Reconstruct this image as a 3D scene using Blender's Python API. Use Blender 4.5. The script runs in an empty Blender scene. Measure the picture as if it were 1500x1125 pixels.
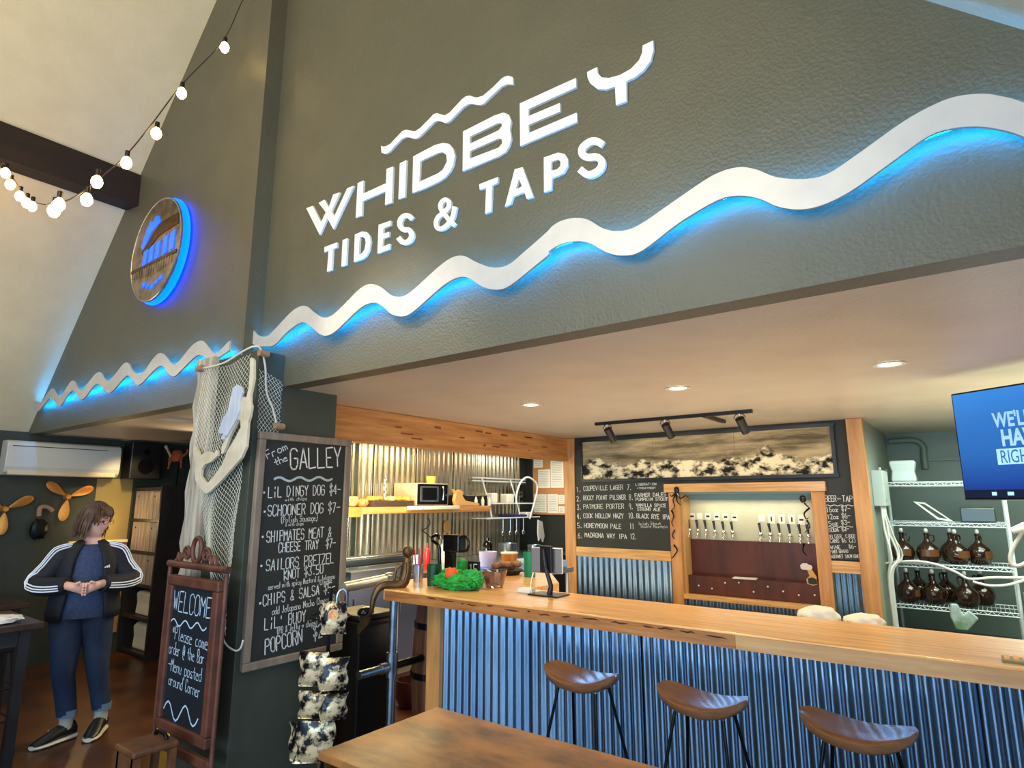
import bpy, bmesh, math, random
from mathutils import Vector, Matrix, noise
from mathutils.geometry import tessellate_polygon
random.seed(7)
SC = bpy.context.scene; COL = SC.collection
PI = math.pi
# ------------------------------------------------------------------ camera, world, lights, exposure
FPX, YAW, PITCH, ROLL, HC = 898.3, math.radians(36.904), math.radians(10.762), math.radians(-0.043), 1.6
FW = Vector((-math.sin(YAW)*math.cos(PITCH), math.cos(YAW)*math.cos(PITCH), math.sin(PITCH)))
_R = Vector((math.cos(YAW), math.sin(YAW), 0)); _U = _R.cross(FW)
RT = _R*math.cos(ROLL)+_U*math.sin(ROLL); UP = -_R*math.sin(ROLL)+_U*math.cos(ROLL)
cd = bpy.data.cameras.new('camera'); cam = bpy.data.objects.new('camera', cd); COL.objects.link(cam)
cam.matrix_world = Matrix(((RT.x, UP.x, -FW.x, 0), (RT.y, UP.y, -FW.y, 0), (RT.z, UP.z, -FW.z, HC), (0, 0, 0, 1)))
cd.sensor_width = 36; cd.lens = FPX/1500*36; cd.clip_start = .02; SC.camera = cam
SC.view_settings.view_transform = 'Standard'; SC.view_settings.look = 'None'; SC.view_settings.gamma = 1
SC.view_settings.use_curve_mapping = False; SC.view_settings.exposure = 0.25
w = bpy.data.worlds.new('world'); SC.world = w; w.use_nodes = True
w.node_tree.nodes['Background'].inputs[0].default_value = (.75, .82, 1, 1); w.node_tree.nodes['Background'].inputs[1].default_value = .12

def light(kind, name, loc, energy, col, size=.2, sizey=None, rot=(0, 0, 0), spot=None, look=None, blend=.6):
    d = bpy.data.lights.new(name, kind); d.energy = energy; d.color = col
    if kind == 'AREA':
        d.size = size
        if sizey: d.shape = 'RECTANGLE'; d.size_y = sizey
    else: d.shadow_soft_size = size
    if spot: d.spot_size = math.radians(spot); d.spot_blend = blend
    o = bpy.data.objects.new(name, d); COL.objects.link(o); o.location = loc; o.rotation_euler = rot
    if look: o.rotation_euler = (Vector(look)-Vector(loc)).to_track_quat('-Z', 'Y').to_euler()
    return o
WARM = (1, .78, .5); COOL = (.62, .8, 1)
light('AREA', 'daylight_window', (-1.6, -4.25, 1.55), 230, (.46, .70, 1), 5.0, 1.9, rot=(PI/2, 0, 0))
light('AREA', 'side_reflection_fill', (.86, -1.5, 1.35), 150, (.46, .70, 1), 1.7, 4.6, rot=(0, PI/2, 0))  # added cool panel on a windowless wall, stripes the corrugated bar front
light('AREA', 'daylight_gable', (-3.4, -4.25, 4.0), 26, (.86, .92, 1), 2.6, 1.6, rot=(PI/2, 0, 0))
light('AREA', 'hall_lamp_left', (-4.2, -.3, 3.4), 16, (1, .79, .46), 1.6, rot=(PI, 0, 0))
light('AREA', 'hall_lamp_right', (-1.9, -1.3, 3.6), 66, (1, .86, .54), 1.6, look=(-2.0, 2.1, 3.6))
for x, y in ((-2.588, 3.7), (-1.452, 3.68), (-.302, 3.664), (.85, 3.66), (-2.3, 5.0), (-1.0, 5.2)):
    light('SPOT', 'downlight_beam', (x, y, 2.27), 26 if y < 4 else 16, (1, .80, .52), .05, spot=140)
light('AREA', 'kitchen_tube_lamp', (-4.7, 4.2, 2.24), 52, (1, .80, .40), .12, 1.6)
light('AREA', 'bar_bounce_fill', (-1.6, 4.2, .55), 38, (1, .80, .58), 3.6, 1.6, rot=(PI, 0, 0))  # added upward fill with no lamp there, brightens the low ceiling
light('AREA', 'store_ceiling_fill', (.55, 4.9, 1.35), 17, (.96, 1, .74), 1.0, 1.6, rot=(PI, 0, 0))  # added upward light without a fixture, lifts the store room ceiling
light('POINT', 'alcove_sconce', (-7.5, 2.78, 1.36), 3.6, (1, .72, .34), .04)
light('AREA', 'kitchen_far_lamp', (-4.6, 6.7, 2.24), 15, (1, .93, .8), .5, .9)
light('AREA', 'kitchen_low_lamp', (-4.5, 3.6, 1.42), 22, (.80, 1, .88), .3, look=(-5.4, 5.2, 1.15))
light('AREA', 'store_tube_lamp', (.5, 5.9, 2.22), 44, (.80, 1, .86), 1.2, 1.2)
light('AREA', 'tap_alcove_lamp', (-1.8, 6.13, 1.60), 1.9, (1, .93, .74), 1.0, .05)
light('SPOT', 'alcove_wall_spot', (-6.9, 2.85, 2.2), 30, (1, .74, .36), .05, spot=75, look=(-7.7, 2.95, 1.3))
light('SPOT', 'alcove_soffit_spot', (-6.0, 3.2, 1.9), 22, (1, .78, .48), .1, spot=120, look=(-5.6, 2.9, 2.27))
light('POINT', 'alcove_fill_lamp', (-6.2, 1.0, 2.6), 11, (1, .84, .64), .3)
light('SPOT', 'person_spot', (-4.4, .6, 2.9), 24, (1, .88, .72), .25, spot=50, look=(-5.2, 1.9, 1.2))
light('SPOT', 'counter_spot', (-2.6, 1.2, 3.4), 75, (1, .84, .6), .15, spot=60, look=(-2.3, 2.9, 1.0))
light('SPOT', 'store_back_lamp', (-.1, 5.6, 2.2), 16, (.72, .95, 1), .2, spot=120, look=(-.3, 7.2, .9))

# ------------------------------------------------------------------ unprojection on real planes
def ray(x, y): return FW*FPX + RT*(x-750) - UP*(y-562.5)
def onY(x, y, Y): d = ray(x, y); t = Y/d.y; return Vector((0, 0, HC))+d*t
def onX(x, y, X): d = ray(x, y); t = X/d.x; return Vector((0, 0, HC))+d*t
def onZ(x, y, Z): d = ray(x, y); t = (Z-HC)/d.z; return Vector((0, 0, HC))+d*t

# ------------------------------------------------------------------ materials
def lin(c): return tuple(((v/255)/12.92 if v/255 <= .04045 else ((v/255+.055)/1.055)**2.4) for v in c)
MATS = {}
def mat(name, c, rough=.6, metal=0, c2=None, scale=8, stretch=(1, 1, 1), bump=0, bscale=None, emit=0, trans=0, alpha=None, detail=4, mixr=(.35, .65), kind='noise', coat=0, ior=None):
    if name in MATS: return MATS[name]
    m = bpy.data.materials.new(name); m.use_nodes = True; nt = m.node_tree; b = nt.nodes['Principled BSDF']
    b.inputs['Base Color'].default_value = (*lin(c), 1); b.inputs['Roughness'].default_value = rough; b.inputs['Metallic'].default_value = metal
    if coat: b.inputs['Coat Weight'].default_value = coat; b.inputs['Coat Roughness'].default_value = .15
    if ior: b.inputs['IOR'].default_value = ior
    if trans: b.inputs['Transmission Weight'].default_value = trans
    if emit: b.inputs['Emission Color'].default_value = (*lin(c), 1); b.inputs['Emission Strength'].default_value = emit
    tc = nt.nodes.new('ShaderNodeTexCoord'); mp = nt.nodes.new('ShaderNodeMapping'); mp.inputs['Scale'].default_value = stretch
    nt.links.new(tc.outputs['Object'], mp.inputs[0])
    if c2:
        if kind == 'wave':
            n = nt.nodes.new('ShaderNodeTexWave'); n.inputs['Scale'].default_value = scale; n.inputs['Distortion'].default_value = 6; n.inputs['Detail'].default_value = 3; n.inputs['Detail Scale'].default_value = 1.5
            out = n.outputs['Color']
        elif kind == 'voronoi':
            n = nt.nodes.new('ShaderNodeTexVoronoi'); n.inputs['Scale'].default_value = scale; out = n.outputs['Distance']
        else:
            n = nt.nodes.new('ShaderNodeTexNoise'); n.inputs['Scale'].default_value = scale; n.inputs['Detail'].default_value = detail; n.inputs['Roughness'].default_value = .6
            out = n.outputs['Fac']
        nt.links.new(mp.outputs[0], n.inputs['Vector'])
        r = nt.nodes.new('ShaderNodeValToRGB'); r.color_ramp.elements[0].position = mixr[0]; r.color_ramp.elements[1].position = mixr[1]
        r.color_ramp.elements[0].color = (*lin(c), 1); r.color_ramp.elements[1].color = (*lin(c2), 1)
        nt.links.new(out, r.inputs[0]); nt.links.new(r.outputs[0], b.inputs['Base Color'])
    if bump:
        n2 = nt.nodes.new('ShaderNodeTexNoise'); n2.inputs['Scale'].default_value = bscale or scale*4; n2.inputs['Detail'].default_value = 3
        nt.links.new(mp.outputs[0], n2.inputs['Vector'])
        bp = nt.nodes.new('ShaderNodeBump'); bp.inputs['Strength'].default_value = bump; bp.inputs['Distance'].default_value = .01
        nt.links.new(n2.outputs['Fac'], bp.inputs['Height']); nt.links.new(bp.outputs[0], b.inputs['Normal'])
    MATS[name] = m; return m
wallM = mat('green_grey_paint', (90, 86, 68), .46, c2=(96, 91, 72), scale=3, bump=.35, bscale=75)
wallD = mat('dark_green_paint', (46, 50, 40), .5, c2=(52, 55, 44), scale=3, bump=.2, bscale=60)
ceilW = mat('cream_ceiling_paint', (220, 204, 168), .8, c2=(212, 196, 160), scale=4, bump=.15, bscale=60)
ceilL = mat('low_ceiling_paint', (206, 192, 172), .42, c2=(198, 184, 164), scale=3, bump=.2, bscale=50)
floorM = mat('stained_floor', (92, 52, 28), .33, c2=(52, 28, 16), scale=2.5, detail=8, bump=.1)
blackW = mat('black_stained_wood', (26, 22, 21), .5, c2=(38, 30, 26), scale=6)
beamM = mat('dark_beam_wood', (44, 26, 18), .7, c2=(30, 18, 13), scale=6, stretch=(4, .4, 4), bump=.3)
goldX = mat('golden_fir_along_x', (236, 184, 116), .34, c2=(198, 142, 80), scale=5, stretch=(.5, 9, 9), detail=8, bump=.06, coat=.3)
goldY = mat('golden_fir_along_y', (222, 158, 92), .45, c2=(184, 118, 62), scale=4, stretch=(6, .5, 6), detail=8, bump=.1)
goldZ = mat('golden_fir_upright', (214, 156, 94), .45, c2=(184, 124, 68), scale=4, stretch=(6, 6, .5), detail=8, bump=.1)
barEdge = mat('bar_slab_edge', (186, 124, 66), .5, c2=(140, 86, 42), scale=4, stretch=(.6, 6, 6), detail=8, bump=.2)
tableM = mat('brown_table_top', (158, 104, 52), .5, c2=(84, 52, 26), scale=5, stretch=(.8, 1.6, 1), detail=8, mixr=(.38, .66), coat=.05)
galv = mat('galvanised_steel', (164, 196, 222), .24, 1, c2=(140, 174, 204), scale=5, stretch=(1, 1, .3))
galvW = mat('galvanised_steel_wall', (236, 226, 196), .26, 1, c2=(210, 202, 178), scale=5, stretch=(1, 1, .3))
steel = mat('stainless_steel', (186, 192, 200), .28, 1)
pipeM = mat('pipe_steel', (150, 160, 168), .32, 1, c2=(120, 128, 136), scale=14)
chrome = mat('chrome', (225, 225, 225), .12, 1)
blackM = mat('black_plastic', (17, 17, 19), .4)
blackG = mat('black_gloss', (10, 10, 12), .12)
chalkB = mat('chalkboard_black', (34, 36, 33), .62, c2=(44, 46, 42), scale=3, detail=6)
chalkN = mat('chalkboard_navy', (22, 26, 34), .55, c2=(30, 34, 42), scale=3, detail=6)
chalkW = mat('white_chalk', (226, 226, 220), .9)
chalkBl = mat('pale_blue_chalk', (190, 214, 235), .9)
letterM = mat('white_acrylic', (250, 247, 238), .4)
waveM = mat('brushed_wave_metal', (216, 212, 206), .42, .25, c2=(196, 194, 194), scale=2.4, detail=5)
ledB = mat('blue_led_strip', (0, 62, 255), .5, emit=7)
ledC = mat('cyan_led_strip', (0, 150, 250), .5, emit=85)
bulbM = mat('glowing_bulb_glass', (255, 205, 120), .3, emit=20)
glowW = mat('downlight_lens', (255, 232, 190), .3, emit=9)
whiteP = mat('white_plastic', (226, 222, 210), .4)
paperM = mat('paper', (236, 228, 210), .8)
creamM = mat('cream_wood_paint', (224, 212, 188), .6, c2=(200, 184, 156), scale=6, detail=6)
greyHair = mat('blue_white_wash', (204, 210, 222), .6, c2=(180, 188, 206), scale=6, stretch=(4, 1, 1))
frameTaupe = mat('taupe_frame_wood', (146, 128, 108), .6, c2=(124, 108, 92), scale=5, stretch=(3, 3, .6))
frameBrown = mat('carved_brown_wood', (112, 66, 48), .5, c2=(82, 46, 34), scale=7)
rope = mat('white_cord', (222, 218, 200), .9)
cork = mat('cork_float', (176, 138, 100), .8, c2=(150, 112, 80), scale=30)
whitewash = mat('whitewashed_board', (214, 204, 184), .8, c2=(150, 138, 122), scale=5, stretch=(5, 1, .5), detail=8, bump=.5)
mahog = mat('mahogany_panel', (96, 42, 24), .38, c2=(66, 26, 16), scale=3, stretch=(3, 3, .5), detail=8)
tapWall = mat('pale_tap_panel', (196, 194, 164), .45, c2=(184, 182, 152), scale=4)
teal = mat('teal_strip', (120, 150, 146), .5)
seatM = mat('polished_seat_wood', (168, 118, 80), .25, c2=(120, 78, 52), scale=4, stretch=(.6, 3, 3), detail=6, coat=.5)
ironM = mat('black_iron', (18, 19, 22), .4, .6)
brass = mat('brass', (226, 160, 72), .5, .45, c2=(190, 124, 52), scale=6)
bronze = mat('bronze_metal', (120, 90, 60), .45, .8, c2=(84, 64, 44), scale=14)
amber = mat('amber_glass', (46, 22, 10), .08, coat=.6)
amberGlint = mat('tan_glass_reflection', (104, 66, 34), .3)
wireW = mat('white_epoxy_wire', (214, 222, 222), .4)
skin = mat('skin', (228, 174, 152), .55)
hairM = mat('brown_hair', (84, 56, 36), .6, c2=(56, 36, 24), scale=14, stretch=(4, 4, .6), bump=.6, bscale=60)
navyJ = mat('navy_jacket', (11, 12, 24), .75)
stripeM = mat('white_stripe', (232, 234, 244), .6)
blueS = mat('blue_marl_shirt', (52, 66, 100), .8, c2=(40, 52, 84), scale=50)
denim = mat('dark_denim', (22, 40, 68), .8, c2=(18, 32, 56), scale=20)
cuffM = mat('pale_denim_cuff', (92, 116, 140), .85)
sockM = mat('grey_sock', (170, 164, 154), .9)
soleM = mat('white_sole', (206, 200, 186), .6)
redM = mat('red_plastic', (190, 30, 26), .4)
greenM = mat('green_tulle', (28, 170, 60), .6, c2=(12, 120, 40), scale=30)
greenD = mat('dark_green_glitter', (10, 78, 34), .35, c2=(4, 46, 20), scale=90)
greenC = mat('green_cup', (20, 140, 96), .4)
orangeM = mat('orange_plush', (226, 90, 30), .7)
yellowM = mat('yellow_plastic', (236, 204, 30), .45)
blueT = mat('blue_tray', (66, 98, 190), .4)
glassM = mat('clear_glass', (240, 240, 240), .04, trans=1, ior=1.45)
cloth = mat('cream_cloth', (232, 224, 204), .85)
plankM = mat('weathered_plank', (158, 138, 118), .7, c2=(112, 94, 78), scale=5, stretch=(7, 7, .6), detail=7)
kraft = mat('kraft_bag', (200, 184, 150), .8)
chipM = mat('chip_packet_print', (230, 208, 164), .28, .3, c2=(20, 18, 22), scale=17, detail=6, mixr=(.44, .54), bump=.6, bscale=14)
snackM = mat('snack_packet_print', (240, 176, 60), .35, c2=(214, 90, 30), scale=12, mixr=(.4, .6))
aerial = mat('aerial_photo_print', (52, 44, 34), .9, c2=(228, 206, 164), scale=3.2, stretch=(1.0, 1, 2.2), detail=12, mixr=(.44, .56))
corkB = mat('cork_board', (190, 130, 74), .8)
wicker = mat('dark_wicker', (62, 42, 34), .8, c2=(38, 26, 22), scale=60)
towelM = mat('tan_bread', (170, 130, 96), .8, c2=(120, 84, 60), scale=20)
tvM = mat('screen_blue', (14, 62, 150), .25, emit=.6)
tvT = mat('screen_text', (132, 176, 226), .3, emit=.9)
tvD = mat('screen_dark_band', (8, 20, 50), .25, emit=.4)
blueGlass = mat('backlit_blue_glass', (20, 90, 255), .3, emit=1.2)
etch = mat('etched_tin', (176, 160, 138), .35, .7, c2=(120, 104, 88), scale=9, detail=6)

def nodes_of(m): return m.node_tree, m.node_tree.nodes['Principled BSDF']
def pano_nodes():
    nt, b = nodes_of(aerial); N = nt.nodes.new; L = nt.links.new; tc = N('ShaderNodeTexCoord')
    def noise_(sc, det, st, c0, c1, p0, p1):
        mp = N('ShaderNodeMapping'); mp.inputs['Scale'].default_value = st; L(tc.outputs['Object'], mp.inputs[0])
        n = N('ShaderNodeTexNoise'); n.inputs['Scale'].default_value = sc; n.inputs['Detail'].default_value = det; n.inputs['Roughness'].default_value = .62; L(mp.outputs[0], n.inputs['Vector'])
        r = N('ShaderNodeValToRGB'); r.color_ramp.elements[0].position = p0; r.color_ramp.elements[1].position = p1
        r.color_ramp.elements[0].color = (*lin(c0), 1); r.color_ramp.elements[1].color = (*lin(c1), 1); L(n.outputs['Fac'], r.inputs[0]); return n, r
    _, sea = noise_(2.0, 5, (.7, 1, 5), (96, 84, 62), (196, 174, 132), .38, .64)
    _, land = noise_(7.0, 12, (1, 1, 1.6), (26, 22, 16), (250, 232, 190), .44, .56)
    mk, _2 = noise_(2.2, 5, (1, 1, 1.2), (0, 0, 0), (255, 255, 255), .4, .6)
    sp = N('ShaderNodeSeparateXYZ'); L(tc.outputs['Object'], sp.inputs[0])
    a = N('ShaderNodeMath'); a.operation = 'MULTIPLY_ADD'; a.inputs[1].default_value = -2.2; a.inputs[2].default_value = .02; L(sp.outputs['Z'], a.inputs[0])
    s_ = N('ShaderNodeMath'); s_.operation = 'ADD'; L(a.outputs[0], s_.inputs[0]); L(mk.outputs['Fac'], s_.inputs[1])
    rr = N('ShaderNodeValToRGB'); rr.color_ramp.elements[0].position = .5; rr.color_ramp.elements[1].position = .56; L(s_.outputs[0], rr.inputs[0])
    mx = N('ShaderNodeMix'); mx.data_type = 'RGBA'; L(rr.outputs[0], mx.inputs[0]); L(sea.outputs[0], mx.inputs[6]); L(land.outputs[0], mx.inputs[7])
    L(mx.outputs[2], b.inputs['Base Color'])
pano_nodes()
def tv_nodes():
    nt, b = nodes_of(tvM); tc = nt.nodes.new('ShaderNodeTexCoord'); sp = nt.nodes.new('ShaderNodeSeparateXYZ'); nt.links.new(tc.outputs['Generated'], sp.inputs[0])
    r = nt.nodes.new('ShaderNodeValToRGB'); e = r.color_ramp.elements; e[0].position = 0; e[0].color = (*lin((12, 44, 120)), 1); e[1].position = 1; e[1].color = (*lin((44, 124, 204)), 1)
    nt.links.new(sp.outputs['Z'], r.inputs[0]); nt.links.new(r.outputs[0], b.inputs['Emission Color']); nt.links.new(r.outputs[0], b.inputs['Base Color'])
tv_nodes()
# ------------------------------------------------------------------ mesh helper
def basis(d):
    d = Vector(d).normalized(); a = Vector((0, 0, 1)) if abs(d.z) < .9 else Vector((1, 0, 0))
    u = d.cross(a).normalized(); return u, d.cross(u).normalized()
class M:
    def __init__(s): s.v = []; s.f = []
    def box(s, a, b, rz=0, c=None):
        x0, y0, z0 = a; x1, y1, z1 = b; n = len(s.v)
        P = [Vector((x, y, z)) for z in (z0, z1) for x, y in ((x0, y0), (x1, y0), (x1, y1), (x0, y1))]
        if rz:
            c = Vector(c or ((x0+x1)/2, (y0+y1)/2, 0)); R = Matrix.Rotation(rz, 3, 'Z'); P = [R@(p-c)+c for p in P]
        s.v += P; s.f += [tuple(n+i for i in q) for q in ((3, 2, 1, 0), (4, 5, 6, 7), (0, 1, 5, 4), (1, 2, 6, 5), (2, 3, 7, 6), (3, 0, 4, 7))]; return s
    def quad(s, *P): n = len(s.v); s.v += [Vector(p) for p in P]; s.f.append(tuple(range(n, n+len(P)))); return s
    def rings(s, R, cap=True, loop=False):
        n = len(s.v); k = len(R[0])
        for r in R: s.v += [Vector(p) for p in r]
        m = len(R)
        for i in range(m if loop else m-1):
            for j in range(k):
                a = n+i*k+j; b = n+i*k+(j+1) % k; c = n+((i+1) % m)*k+(j+1) % k; d = n+((i+1) % m)*k+j
                s.f.append((a, b, c, d))
        if cap and not loop: s.f.append(tuple(n+j for j in reversed(range(k)))); s.f.append(tuple(n+(m-1)*k+j for j in range(k)))
        return s
    def tube(s, P, r, n=8, cap=True, loop=False, flat=1):
        P = [Vector(p) for p in P]; R = []
        u = None
        for i, p in enumerate(P):
            if loop: d = P[(i+1) % len(P)]-P[i-1]
            else: d = P[min(i+1, len(P)-1)]-P[max(i-1, 0)]
            if d.length < 1e-9: d = Vector((0, 0, 1))
            d.normalize()
            if u is None: u = basis(d)[0]
            else: u = (u-d*u.dot(d)).normalized()
            v = d.cross(u); rr = r[i] if isinstance(r, (list, tuple)) else r
            ra, rb = rr if isinstance(rr, tuple) else (rr, rr*flat)
            R.append([p+u*(ra*math.cos(2*PI*j/n))+v*(rb*math.sin(2*PI*j/n)) for j in range(n)])
        return s.rings(R, cap, loop)
    def cyl(s, a, b, r, r2=None, n=16): return s.tube([a, b], [r, r2 if r2 is not None else r], n)
    def lathe(s, prof, c=(0, 0, 0), n=20, cap=True):
        c = Vector(c); return s.rings([[c+Vector((r*math.cos(2*PI*j/n), r*math.sin(2*PI*j/n), z)) for j in range(n)] for r, z in prof], cap)
    def ball(s, c, r, n=12, sc=(1, 1, 1), fn=None):
        c = Vector(c); R = []
        for i in range(1, n):
            t = PI*i/n; R.append([Vector((math.sin(t)*math.cos(2*PI*j/(n*2)), math.sin(t)*math.sin(2*PI*j/(n*2)), -math.cos(t))) for j in range(n*2)])
        R = [[c+Vector(((fn(p) if fn else p).x*r*sc[0], (fn(p) if fn else p).y*r*sc[1], (fn(p) if fn else p).z*r*sc[2])) for p in q] for q in R]
        return s.rings(R)
    def poly(s, loops, F, th):
        """loops of 2d points (outer first, holes after); F maps (a,b,depth)->3d; th thickness"""
        tri = tessellate_polygon([[Vector((a, b, 0)) for a, b in L] for L in loops]); flat = [p for L in loops for p in L]
        n = len(s.v); k = len(flat)
        s.v += [F(a, b, 0) for a, b in flat]+[F(a, b, th) for a, b in flat]
        for t in tri: s.f.append((n+t[0], n+t[1], n+t[2])); s.f.append((n+k+t[2], n+k+t[1], n+k+t[0]))
        o = 0
        for L in loops:
            for i in range(len(L)):
                a = n+o+i; b = n+o+(i+1) % len(L); s.f.append((a, b, b+k, a+k))
            o += len(L)
        return s
    def build(s, name, m, parent=None, smooth=False, label=None, bevel=0, world=True, kind=None, sub=0):
        off = Vector((0, 0, 0)); p = parent
        if world:
            while p: off += p.location; p = p.parent
        me = bpy.data.meshes.new(name); me.from_pydata([tuple(v-off) for v in s.v], [], s.f); me.materials.append(m)
        bm = bmesh.new(); bm.from_mesh(me); bmesh.ops.recalc_face_normals(bm, faces=bm.faces)
        bm.to_mesh(me); bm.free()
        if smooth:
            for q in me.polygons: q.use_smooth = True
            try: me.set_sharp_from_angle(angle=math.radians(50))
            except Exception: pass
        o = bpy.data.objects.new(name, me); COL.objects.link(o); o.parent = parent
        if label: o['label'] = label
        if kind: o['kind'] = kind
        if bevel:
            b = o.modifiers.new('bevel', 'BEVEL'); b.width = bevel; b.segments = 2; b.limit_method = 'ANGLE'
        if sub:
            b = o.modifiers.new('sub', 'SUBSURF'); b.levels = sub; b.render_levels = sub
        return o
def tag(o, label, cat, group=None, kind=None):
    o['label'] = label; o['category'] = cat
    if group: o['group'] = group
    if kind: o['kind'] = kind
    return o
def thing(name, label, cat, loc=(0, 0, 0), rz=0, group=None):
    o = bpy.data.objects.new(name, None); COL.objects.link(o); o.location = loc; o.rotation_euler = (0, 0, rz); o.empty_display_size = .1
    return tag(o, label, cat, group)
def struct(o, label=None):
    o['kind'] = 'structure'
    if label: o['label'] = label
    return o
def copy_tree(o, parent=None):
    c = o.copy(); COL.objects.link(c); c.parent = parent
    for ch in list(o.children): copy_tree(ch, c)
    return c
def catmull(P, k=4, closed=False):
    P = [Vector(p) for p in P]; out = []; n = len(P)
    for i in range(n if closed else n-1):
        g = (lambda j: P[j % n]) if closed else (lambda j: P[max(0, min(n-1, j))])
        a, b, c, d = g(i-1), g(i), g(i+1), g(i+2)
        for t in range(k):
            u = t/k; out.append(.5*((2*b)+(c-a)*u+(2*a-5*b+4*c-d)*u*u+(3*b-a-3*c+d)*u**3))
    if not closed: out.append(P[-1])
    return out
def pxloop(pts, ox, oy, s, conv):  # crop coordinates on the photo -> (horizontal, height) on a wall plane
    r = []
    for x, y in pts:
        p = conv(ox+x/s, oy+y/s); r.append(p)
    return r
# ------------------------------------------------------------------ chalk stroke lettering
G = {'A': '0228 2842 1434', 'B': '0208 0838474635050 0535443332020', 'C': '483818070318384'}
GL = {
'A':'02,28,42;14,34','B':'02,08,38,47,46,35,05;35,44,43,32,02','C':'47,38,18,07,03,12,32,43','D':'02,08,28,46,44,22,02','E':'48,08,02,42;05,35','F':'48,08,02;05,35',
'G':'47,38,18,07,03,12,32,43,45,25','H':'02,08;42,48;05,45','I':'22,28','J':'38,33,22,12,03','K':'02,08;48,05,42','L':'08,02,42','M':'02,08,25,48,42','N':'02,08,42,48',
'O':'18,07,03,12,32,43,47,38,18','P':'02,08,38,47,46,35,05','Q':'18,07,03,12,32,43,47,38,18;24,42','R':'02,08,38,47,46,35,05;25,42','S':'47,38,18,07,06,15,35,44,43,32,12,03',
'T':'08,48;28,22','U':'08,03,12,32,43,48','V':'08,22,48','W':'08,12,26,32,48','X':'02,48;08,42','Y':'08,25,48;25,22','Z':'08,48,02,42',
'0':'18,07,03,12,32,43,47,38,18','1':'17,28,22','2':'07,18,38,47,46,02,42','3':'08,48,25,35,44,43,32,12,03','4':'32,38,04,44','5':'48,08,05,35,44,43,32,02','6':'38,17,04,03,12,32,43,44,35,15,04',
'7':'08,48,12','8':'15,06,07,18,38,47,46,35,15,04,03,12,32,43,44,35','9':'42,47,38,18,07,06,15,35,46','$':'47,38,18,07,16,35,44,33,13,04;29,21','-':'05,45','.':'22,23','&':'42,16,17,28,37,36,03,12,22,44',
"'":'28,26','(':'39,17,13,31','@':'34,36,25,14,23,34,43,46,28,06,03,21,41',',':'22,11','!':'28,24;22,23','*':'06,36;17,35;15,37',')':'19,37,33,11','?':'07,18,38,47,25,24;22,23','o':'15,04,03,12,32,43,44,35,15',
'a':'45,43,32,12,03,04,15,35,45;43,42','b':'08,02,32,43,44,35,05','c':'35,15,04,03,12,42','d':'48,42,12,03,04,15,45','e':'04,44,35,15,04,03,12,42','f':'38,27,22;06,36','g':'45,15,04,03,12,42;45,41,30,10',
'h':'08,02;04,15,35,44,42','i':'22,25;27,28','j':'35,31,20;37,38','k':'08,02;45,04,42','l':'28,23,32','m':'02,05,15,24,22;24,35,44,42','n':'02,05;04,15,35,44,42','p':'00,05,35,44,43,32,02','q':'40,45,15,04,03,12,42',
'r':'02,05;04,15,35','s':'45,15,04,33,42,02','t':'27,23,32;05,45','u':'05,03,12,32,43;45,42','v':'05,22,45','w':'05,12,24,32,45','x':'02,45;05,42','y':'05,03,12,42;45,41,30,10','z':'05,45,02,42'}
def chalk(txt, L, R, h, nrm, mb, wd=.005, jit=.05, slant=0.0):
    """write txt between world points L and R (baseline), height h, onto mesh builder mb; nrm points out of the surface"""
    L = Vector(L); R = Vector(R); nrm = Vector(nrm); u = (R-L); n = len(txt); adv = u.length/max(n-.25, .75); u.normalize()
    up = nrm.cross(u)*-1
    up = Vector((0, 0, 1))-u*u.z; up.normalize()
    cw = adv*.74
    for i, ch in enumerate(txt):
        g = GL.get(ch)
        if not g: continue
        o = L+u*(adv*i)
        narrow = .5 if ch in "Iil.'1" else 1
        for st in g.split(';'):
            pts = []
            for c in st.split(','):
                x = int(c[0])/4; y = (int(c[1])-2)/6
                x += random.uniform(-jit, jit); y += random.uniform(-jit, jit)*.7
                pts.append(o+u*(x*cw+slant*y*h)+up*(y*h))
            for a, b in zip(pts[:-1], pts[1:]):
                d = (b-a)
                if d.length < 1e-6: continue
                d.normalize(); s = d.cross(nrm).normalized()*wd*.5; a2 = a-d*wd*.3; b2 = b+d*wd*.3; e = nrm*.0012
                mb.quad(a2-s+e, b2-s+e, b2+s+e, a2+s+e)
def squiggle(L, R, amp, waves, nrm, mb, wd=.008):
    L = Vector(L); R = Vector(R); nrm = Vector(nrm); n = waves*8
    P = [L+(R-L)*(i/n)+Vector((0, 0, amp*math.sin(2*PI*waves*i/n))) for i in range(n+1)]
    for a, b in zip(P[:-1], P[1:]):
        d = (b-a).normalized(); s = d.cross(nrm).normalized()*wd*.5; e = nrm*.0012
        mb.quad(a-s+e, b-s+e, b+s+e, a+s+e)
def font_mesh(name, text, size, m, parent, loc, rot, offset=0, extrude=.002, label=None, sx=1):
    cu = bpy.data.curves.new(name, 'FONT'); cu.body = text; cu.size = size; cu.offset = offset; cu.extrude = extrude; cu.resolution_u = 3
    t = bpy.data.objects.new('tmp', cu); COL.objects.link(t); bpy.context.view_layer.update()
    me = bpy.data.meshes.new_from_object(t.evaluated_get(bpy.context.evaluated_depsgraph_get())); bpy.data.objects.remove(t)
    me.materials.clear(); me.materials.append(m)
    o = bpy.data.objects.new(name, me); COL.objects.link(o); o.parent = parent; o.location = loc; o.rotation_euler = rot; o.scale = (sx, 1, 1)
    if label: o['label'] = label
    return o

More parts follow.
